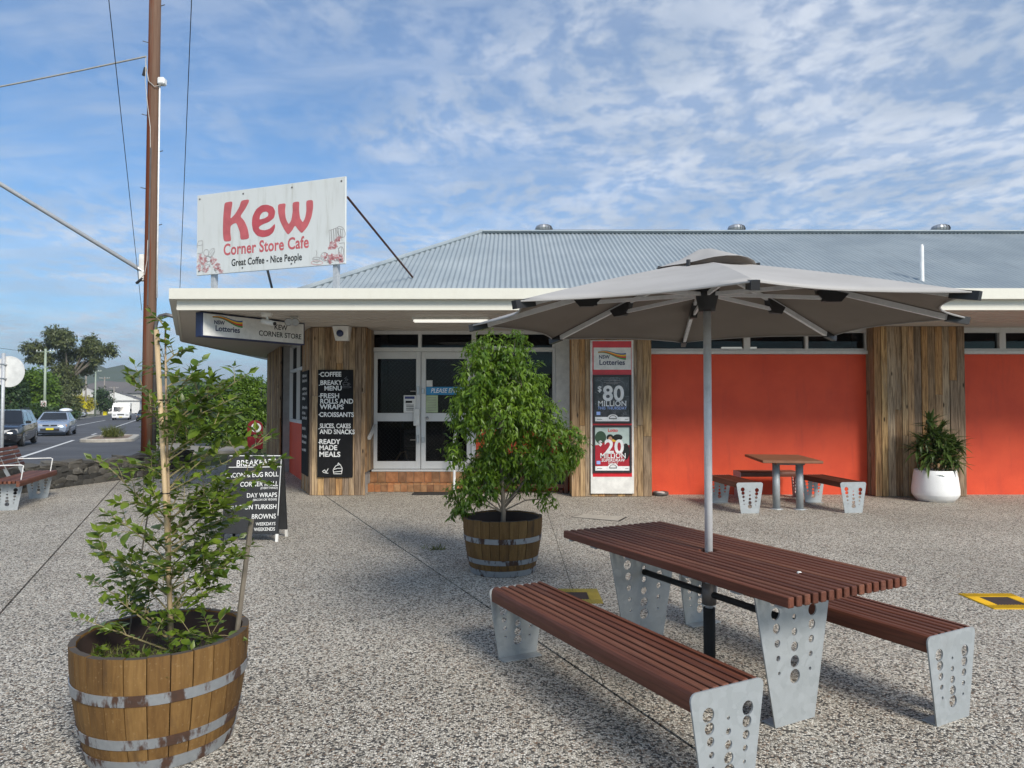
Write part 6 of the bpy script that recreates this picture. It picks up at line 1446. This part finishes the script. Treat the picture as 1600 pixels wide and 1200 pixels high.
def far_poles():
    for px, d, top, mt, lab in ((70, 86, 8.2, 'pole_green', 'pale green tinted power pole with speed limit sign'), (134, 127, 7.2, 'pole_grey', 'grey timber power pole carrying the yellow warning sign'), (149, 143, 8.4, 'pole_green', 'slim pale power pole just past the yellow warning sign'), (163, 161, 7.6, 'pole_grey', 'grey power pole with wide crossarm in front of the white gabled house'), (178, 188, 6.0, 'pole_grey', 'short distant power pole at the far bend of the road')):
        x = (px - 800) / 1110 * d; g = gz(x, d); t = thing('power_pole', lab, 'power pole', (x, d, g))
        MB().tube([(0, 0, -.3), (0, 0, top - g)], [.17, .12], 10).build('shaft', mt, t, smooth=True)
        MB().bar((-1.15, 0, top - g - .35), (1.15, 0, top - g - .35), .1, .12).build('crossarm', mt, t)
        m = MB()
        for dx in (-1.05, -.6, .6, 1.05): m.tube([(dx, 0, top - g - .3), (dx, 0, top - g - .12)], .05, 6)
        m.build('insulators', 'conduit_white', t)
        if px == 70:
            MB().bar((0, -.05, top - g - 2.2), (1.3, -.4, top - g - 2.1), .06, .06).build('lamp_arm', 'steel', t)
            s = thing('speed_sign', 'white speed limit sign showing 50 on the green tinted pole', 'road sign', (x, d - .2, 1.15)); MB().cbox(-.33, .33, -.01, .02, .0, .75, .004).build('plate', 'sign_face', s)
            r = MB(); stroke(r, ell(0, .375, .24, .24, 24), .06, -.014); r.build('ring', 'wave_red', s); text('50', .30, 'ink_black', s, (0, -.016, .375), bold=.02)
        if px == 134:
            s = thing('warning_sign', 'yellow diamond warning sign with plate below on the grey pole', 'road sign', (x, d - .2, .62)); MB().add([(0, -.01, .38), (.5, -.01, .88), (0, -.01, 1.38), (-.5, -.01, .88), (0, .02, .38), (.5, .02, .88), (0, .02, 1.38), (-.5, .02, .88)], [(0, 1, 2, 3), (7, 6, 5, 4), (0, 4, 5, 1), (1, 5, 6, 2), (2, 6, 7, 3), (3, 7, 4, 0)]).build('diamond', 'sign_yellow', s)
            MB().box(-.38, .38, -.012, .018, 0, .40).build('plate', 'sign_yellow', s)
            m = MB(); stroke(m, [(-.14, .72), (-.14, .95), (0, 1.08), (.14, .95), (.14, .72)], .07, -.014); m.build('symbol', 'ink_black', s)
    for a, b, sg in (((70, 86, 7.9), (134, 127, 6.9), .5), ((134, 127, 6.9), (149, 143, 8.0), .3), ((149, 143, 8.0), (163, 161, 7.3), .3), ((70, 86, 7.9), (-160, 55, 8.3), .8)):
        pa = Vector(((a[0] - 800) / 1110 * a[1], a[1], a[2])); pb = Vector(((b[0] - 800) / 1110 * b[1], b[1], b[2])); m = MB()
        q = [(pb - pa) * (i / 12) + Vector((0, 0, -4 * sg * (i / 12) * (1 - i / 12))) for i in range(13)]; m.tube(q, .02, 4)
        tag(m.build('street_wire', 'cable_dark', loc=pa), 'thin dark street wire strung between the power poles', 'wire', 'street wires between the power poles')
far_poles()

def houses():
    def house(label, px, d, w, dep, wall, rise, wm, rm, rot=0, gable=False, base=None):
        x = (px - 800) / 1110 * d; g = (gz(x, d) if base is None else base); t = thing('house', label, 'house', (x, d, g), R(rot))
        MB().box(-w / 2, w / 2, -dep / 2, dep / 2, -2.5, wall).build('wall', wm, t); o = .5; hw, hd = w / 2 + o, dep / 2 + o
        m = MB(); 
        if gable:
            m.add([(-hw, -hd, wall), (hw, -hd, wall), (hw, hd, wall), (-hw, hd, wall), (0, -hd, wall + rise), (0, hd, wall + rise)], [(0, 3, 5, 4), (1, 4, 5, 2), (0, 1, 2, 3)]); 
            MB().sheet([(-w / 2, -dep / 2 - .3, wall), (w / 2, -dep / 2 - .3, wall), (0, -dep / 2 - .3, wall + rise * .95)]).build('gable', 'house_white', t)
        else: k = min(hw, hd) * .92; m.add([(-hw, -hd, wall), (hw, -hd, wall), (hw, hd, wall), (-hw, hd, wall), (-hw + k, 0, wall + rise), (hw - k, 0, wall + rise)], [(0, 1, 5, 4), (1, 2, 5), (2, 3, 4, 5), (3, 0, 4), (3, 2, 1, 0)])
        m.build('roof', rm, t)
        for wx in (-w * .28, w * .28):
            f = MB().box(wx - .8, wx + .8, -dep / 2 - .06, -dep / 2 + .02, .9, 2.1).build('window', 'house_white', t); MB().box(wx - .7, wx + .7, -dep / 2 - .09, -dep / 2 - .05, 1.0, 2.0).build('pane', 'car_glass', f)
        MB().box(-.45, .45, -dep / 2 - .07, -dep / 2 + .02, 0, 2.05).build('door', 'tile_grey', t)
    house('white gabled house with dark roof at the end of the street', 186, 215, 13, 10, 2.8, 2.6, 'house_white', 'tile_grey', 18, True, -.4)
    house('wide house with dark grey hip roof behind the white gabled house', 185, 290, 22, 12, 3.5, 3.6, 'house_wall', 'tile_grey', 10, base=3.2)
    house('small grey roofed house up the slope left of the timber pole', 165, 300, 16, 11, 3, 3, 'house_wall', 'tile_grey', -8, base=5.0)
    house('grey roofed house at the slope foot close to the timber pole', 214, 260, 15, 11, 3, 2.8, 'house_wall', 'tile_grey', -15, base=2.2)
    house('house with bright red tiled roof above the hedge', 313, 210, 8.2, 7, 3.2, 2.3, 'house_wall', 'tile_red', -20, base=1.3)
    house('dark roofed house left of the red tiled house', 268, 240, 13, 9, 3, 2.6, 'house_wall', 'tile_grey', 15, base=2.0)
    house('long white roofed shed beside the far end of the store', 410, 150, 11, 12, 2.9, 1.1, 'house_wall', 'shed_white', -6, base=1.0)
    house('low pale house behind the dark shrubs across the street', 112, 190, 15, 9, 2.8, 2.6, 'house_wall', 'house_wall', 12, base=.4)
houses()

# ================================================================== VEHICLES
def car(name, label, s, q, paint, kind='sedan', L=4.8, W=1.82, H=1.44, cat='car', roof_load=False):
    p = rp(s, q, -.03); t = thing(name, label, cat, p, ROAD_ROT)
    hw = W / 2
    wag = kind == 'wagon'
    st = [(-L / 2, .80, .42, .86 if not wag else .95), (-L / 2 + .12, .93, .28, .95 if not wag else 1.0), (-L * .33, 1.0, .20, .98 if not wag else 1.0), (-L * .1, 1.0, .20, .96), (L * .14, 1.0, .20, .95), (L * .30, .99, .20, .90), (L * .42, .95, .22, .82), (L / 2 - .10, .88, .25, .72), (L / 2, .72, .36, .60)]
    ring = lambda x, k, zb, zt: [(x, -hw * k * .90, zb), (x, -hw * k * .99, zb + .14), (x, -hw * k, (zb + zt) / 2 + .06), (x, -hw * k * .97, zt - .07), (x, -hw * k * .88, zt), (x, 0, zt + .025), (x, hw * k * .88, zt), (x, hw * k * .97, zt - .07), (x, hw * k, (zb + zt) / 2 + .06), (x, hw * k * .99, zb + .14), (x, hw * k * .90, zb)]
    m = MB(); n = 11
    for a in st: m.v += ring(*a)
    for i in range(len(st) - 1):
        for j in range(n): j2 = (j + 1) % n; m.f.append((i * n + j, i * n + n + j, i * n + n + j2, i * n + j2))
    m.f.append(tuple(range(n))); k = (len(st) - 1) * n; m.f.append(tuple(k + j for j in range(n))[::-1])
    body = m.build('body', paint, t); smooth_by_angle(body, 32)
    # cabin: windscreen, roof, rear
    xr = -L * .46 if wag else -L * .33; xrr = -L * .40 if wag else -L * .20; xf, xfr = L * .22, L * .06; zb = .93; b = hw * .90; tp = hw * .68
    m = MB(); v = [(xf, -b, zb), (xf, b, zb), (xr, b, zb), (xr, -b, zb), (xfr, -tp, H - .03), (xfr, tp, H - .03), (xrr, tp, H - .03), (xrr, -tp, H - .03), ((xfr + xrr) / 2, -tp * .9, H), ((xfr + xrr) / 2, tp * .9, H)]
    m.add(v, [(0, 1, 5, 4), (1, 2, 6, 9, 5), (2, 3, 7, 6), (3, 0, 4, 8, 7), (4, 5, 9, 8), (8, 9, 6, 7)]); m.build('cabin', paint, t)
    V = [Vector(a) for a in v]
    def pane(a, b_, c, d, u0, u1, w0, w1, nrm):
        f = lambda u, w: (a * (1 - u) + b_ * u) * (1 - w) + (d * (1 - u) + c * u) * w + Vector(nrm) * .008
        MB().sheet([f(u0, w0), f(u1, w0), f(u1, w1), f(u0, w1)]).build('window_pane', 'car_glass', t)
    pane(V[0], V[1], V[5], V[4], .06, .94, .06, .93, (.6, 0, .8)); pane(V[2], V[3], V[7], V[6], .08, .92, .12, .9, (-.8, 0, .5))
    cuts = ((.06, .34), (.37, .66), (.69, .93)) if wag else ((.08, .46), (.50, .90))
    for u0, u1 in cuts: pane(V[1], V[2], V[6], V[5], u0, u1, .10, .88, (0, .9, .4)); pane(V[0], V[3], V[7], V[4], u0, u1, .10, .88, (0, -.9, .4))
    for wx in (-L * .30, L * .305):
        for sy in (-1, 1):
            w = MB(); w.lathe([(.0, -.10), (.27, -.10), (.315, -.07), (.32, .07), (.27, .10), (0, .10)], 22); wo = w.build('wheel', 'tyre', t, loc=(wx, sy * (hw - .10), .32), rot=(R(90), 0, 0), smooth=False)
            r_ = MB(); r_.lathe([(0, -.085 * sy - .02 * sy), (.06, -.105 * sy), (.20, -.104 * sy), (.215, -.10 * sy)], 18); ro = r_.build('rim', 'chrome' if paint != 'car_white' else 'steel', wo)
            sp = MB()
            for k in range(5): a = 2 * math.pi * k / 5 + .3; sp.add([(.08 * math.cos(a - .25), .08 * math.sin(a - .25), -.107 * sy), (.19 * math.cos(a - .16), .19 * math.sin(a - .16), -.107 * sy), (.19 * math.cos(a + .16), .19 * math.sin(a + .16), -.107 * sy), (.08 * math.cos(a + .25), .08 * math.sin(a + .25), -.107 * sy)], [(0, 1, 2, 3)])
            sp.build('hub_slots', 'tyre', wo)
    fx = L / 2
    for sy in (-1, 1):
        hl = MB(); hl.add([(fx - .04, sy * hw * .42, .58), (fx - .04, sy * hw * .40, .70), (fx - .22, sy * hw * .86, .74), (fx - .24, sy * hw * .90, .60), (fx + .015, sy * hw * .42, .58), (fx - .02, sy * hw * .40, .71), (fx - .17, sy * hw * .87, .75), (fx - .17, sy * hw * .91, .60)], [(4, 5, 6, 7), (0, 4, 7, 3), (1, 2, 6, 5), (2, 3, 7, 6), (0, 1, 5, 4)]); hl.build('headlight', 'lamp_clear', t)
        if kind == 'sedan': MB().box(fx - .16, fx - .12, min(sy * hw * .80, sy * hw * .90), max(sy * hw * .80, sy * hw * .90), .60, .68).build('indicator', 'lamp_amber', t)
        MB().tube([(fx - .09, sy * hw * .62, .40), (fx - .02, sy * hw * .62, .40)], .07 if wag else .05, 12).build('fog_lamp', 'lamp_clear', t)
        MB().cbox(xf - .22, xf - .06, min(sy * (hw - .04), sy * (hw + .14)), max(sy * (hw - .04), sy * (hw + .14)), .93, 1.05, .02).build('mirror', paint, t)
        MB().box(-.3, -.12, min(sy * (hw - .02), sy * (hw + .012)), max(sy * (hw - .02), sy * (hw + .012)), .78, .81).build('door_handle', paint, t)
        MB().box(-L / 2 - .01, -L / 2 + .12, min(sy * hw * .55, sy * hw * .85), max(sy * hw * .55, sy * hw * .85), .68, .82).build('tail_light', 'wave_red', t)
    MB().cbox(fx - .10, fx + .012, -.36, .36, .60, .70, .02).build('grille', 'black_plastic', t); MB().cbox(fx - .12, fx + .015, -.48, .48, .33, .49, .02).build('air_intake', 'black_plastic', t)
    MB().tube([(fx + .0, 0, .66), (fx + .02, 0, .66)], .055, 12).build('badge', 'chrome', t)
    MB().cbox(fx - .02, fx + .03, -.19, .19, .40, .51, .005).build('number_plate', 'plate_yellow', t)
    MB().box(-L * .42, L * .42, -hw * .8, hw * .8, .16, .24).build('underside', 'black_plastic', t)
    if wag:
        for sy in (-1, 1): MB().tube([(xfr - .1, sy * tp * .92, H), (xfr - .2, sy * tp * .92, H + .05), (xrr + .2, sy * tp * .92, H + .05), (xrr + .1, sy * tp * .92, H)], .018, 6).build('roof_rail', 'black_plastic', t)
    return t
car('parked_wagon', 'black station wagon with clear headlights in the near traffic lane', 10.0, 2.33, 'car_black', 'wagon', 4.75, 1.80, 1.50)
sv = car('silver_sedan', 'silver sedan with yellow number plate and roof racks following the black wagon', 25.4, 2.45, 'car_silver', 'sedan', 4.85, 1.84, 1.44)
for xx in (-.1, -.9): MB().bar((xx, -.66, 1.49), (xx, .66, 1.49), .05, .04).build('roof_rack', 'black_plastic', sv)
def load():
    p = rp(25.9, 2.0); t = thing('roof_cargo', 'pale grey wrapped bundle tied on the silver sedan roof racks', 'cargo', (p[0], p[1], gz(p[0], p[1]) + 1.39), ROAD_ROT)
    m = MB(); pr = [(-.85, .05), (-.78, .16), (-.45, .20), (.0, .33), (.35, .24), (.78, .08)]
    for x, r in pr: m.v += [(x, .36 * math.cos(a) * (r / .34 + .3) * .8, max(.0, .10 + r * .45 * math.sin(a))) for a in np.linspace(-math.pi, math.pi, 13)[:-1]]
    for i in range(5):
        for j in range(12): j2 = (j + 1) % 12; m.f.append((i * 12 + j, i * 12 + 12 + j, i * 12 + 12 + j2, i * 12 + j2))
    m.f.append(tuple(range(12))); m.f.append(tuple(60 + j for j in range(12))[::-1])
    m.build('bundle', 'shed_white', t, smooth=True); MB().tube([(-.1, -.36, .0), (-.1, -.30, .16), (-.1, 0, .27), (-.1, .30, .16), (-.1, .36, .0)], .015, 6).build('strap', 'black_plastic', t)
load()
def truck(label, s, q, paint, W, H, L, name='small_truck', van=False, rot=0.0, cat='truck'):
    p = rp(s, q, -.03); t = thing(name, label, cat, p, ROAD_ROT + rot); hw = W / 2; fx = L / 2
    m = MB(); pr = [(fx - .15, .35), (fx, .5), (fx - .03, 1.1), (fx - .30, H * .80), (fx - .55, H * .88), (fx - 1.7, H * .88), (fx - 1.7, .35)]; n = len(pr); m.v = [(x, -hw * (.97 if z > 1.2 else 1), z) for x, z in pr] + [(x, hw * (.97 if z > 1.2 else 1), z) for x, z in pr]; m.f = [tuple(range(n)), tuple(range(n, 2 * n))[::-1]] + [(i, n + i, n + (i + 1) % n, (i + 1) % n) for i in range(n)]
    m.build('cab', paint, t); MB().cbox(-L / 2, fx - 1.72, -hw, hw, .6, H, .06).build('box_body', paint, t)
    MB().add([(fx - .02, -hw * .86, 1.16), (fx - .02, hw * .86, 1.16), (fx - .26, hw * .84, H * .77), (fx - .26, -hw * .84, H * .77)], [(0, 1, 2, 3)]).build('windscreen', 'car_glass', t)
    for sy in (-1, 1):
        MB().sheet([(fx - .35, sy * hw * 1.003, 1.15), (fx - 1.3, sy * hw * 1.003, 1.15), (fx - 1.3, sy * hw * .985, H * .78), (fx - .5, sy * hw * .985, H * .78)]).build('side_window', 'car_glass', t)
        MB().box(fx - .03, fx + .02, min(sy * hw * .55, sy * hw * .9), max(sy * hw * .55, sy * hw * .9), .62, .80).build('headlight', 'lamp_clear', t)
        MB().cbox(fx - .4, fx - .3, min(sy * hw, sy * (hw + .22)), max(sy * hw, sy * (hw + .22)), 1.2, 1.5, .02).build('mirror', 'black_plastic', t)
        for wx in (fx - .8, -L / 2 + .9): w = MB(); w.lathe([(0, -.11), (.3, -.11), (.36, -.07), (.36, .07), (.3, .11), (0, .11)], 18); w.build('wheel', 'tyre', t, loc=(wx, sy * (hw - .12), .36), rot=(R(90), 0, 0))
    MB().box(fx - .02, fx + .04, -hw * .95, hw * .95, .36, .55).build('bumper', paint, t); MB().box(fx - .02, fx + .03, -.4, .4, .68, .84).build('grille', 'black_plastic', t); MB().box(fx + .03, fx + .055, -.2, .2, .4, .5).build('number_plate', 'plate_yellow', t)
    return t
truck('white delivery truck driving towards the forecourt past the island', 86.5, 2.3, 'car_white', 2.1, 2.35, 6.0)
truck('cream camper van behind the timber pole at the roadside', 98, -1.6, 'car_cream', 2.2, 2.7, 6.0, 'camper_van', cat='van')
t_ = car('parked_hatch', 'white car parked on the verge beyond the yellow warning sign', 122, 12.0, 'car_white', 'wagon', 4.5, 1.8, 1.5); t_.rotation_euler = (0, 0, ROAD_ROT + R(75))
car('dark_car', 'dark car just past the traffic island, half hidden by the timber pole', 74, -.9, 'car_black', 'sedan', 4.6, 1.8, 1.45)
def bin_():
    d = 150; x = (165 - 800) / 1110 * d; t = thing('yellow_box', 'small yellow roadside box by the grey power pole', 'box', (x, d, gz(x, d)))
    MB().cbox(-.35, .35, -.3, .3, -.05, .75, .03).build('body', 'sign_yellow', t); MB().cbox(-.38, .38, -.33, .33, .75, .85, .03).build('lid', 'sign_yellow', t)
bin_()
flush_texts()
# ================================================================== HAZE
def haze():
    o = MB().box(-5300, 5300, -120, 6900, -9, 210).build('haze', None); o['kind'] = 'stuff'
    m = bpy.data.materials.new('haze_air'); m.use_nodes = True; nt = m.node_tree; nt.nodes.clear()
    out = node(nt, 'ShaderNodeOutputMaterial'); v = node(nt, 'ShaderNodeVolumePrincipled', {'Color': (0.80, 0.88, 1.0, 1), 'Density': 0.00035, 'Anisotropy': 0.2})
    nt.links.new(v.outputs[0], out.inputs['Volume']); o.data.materials.append(m); o.display_type = 'WIRE'
haze()
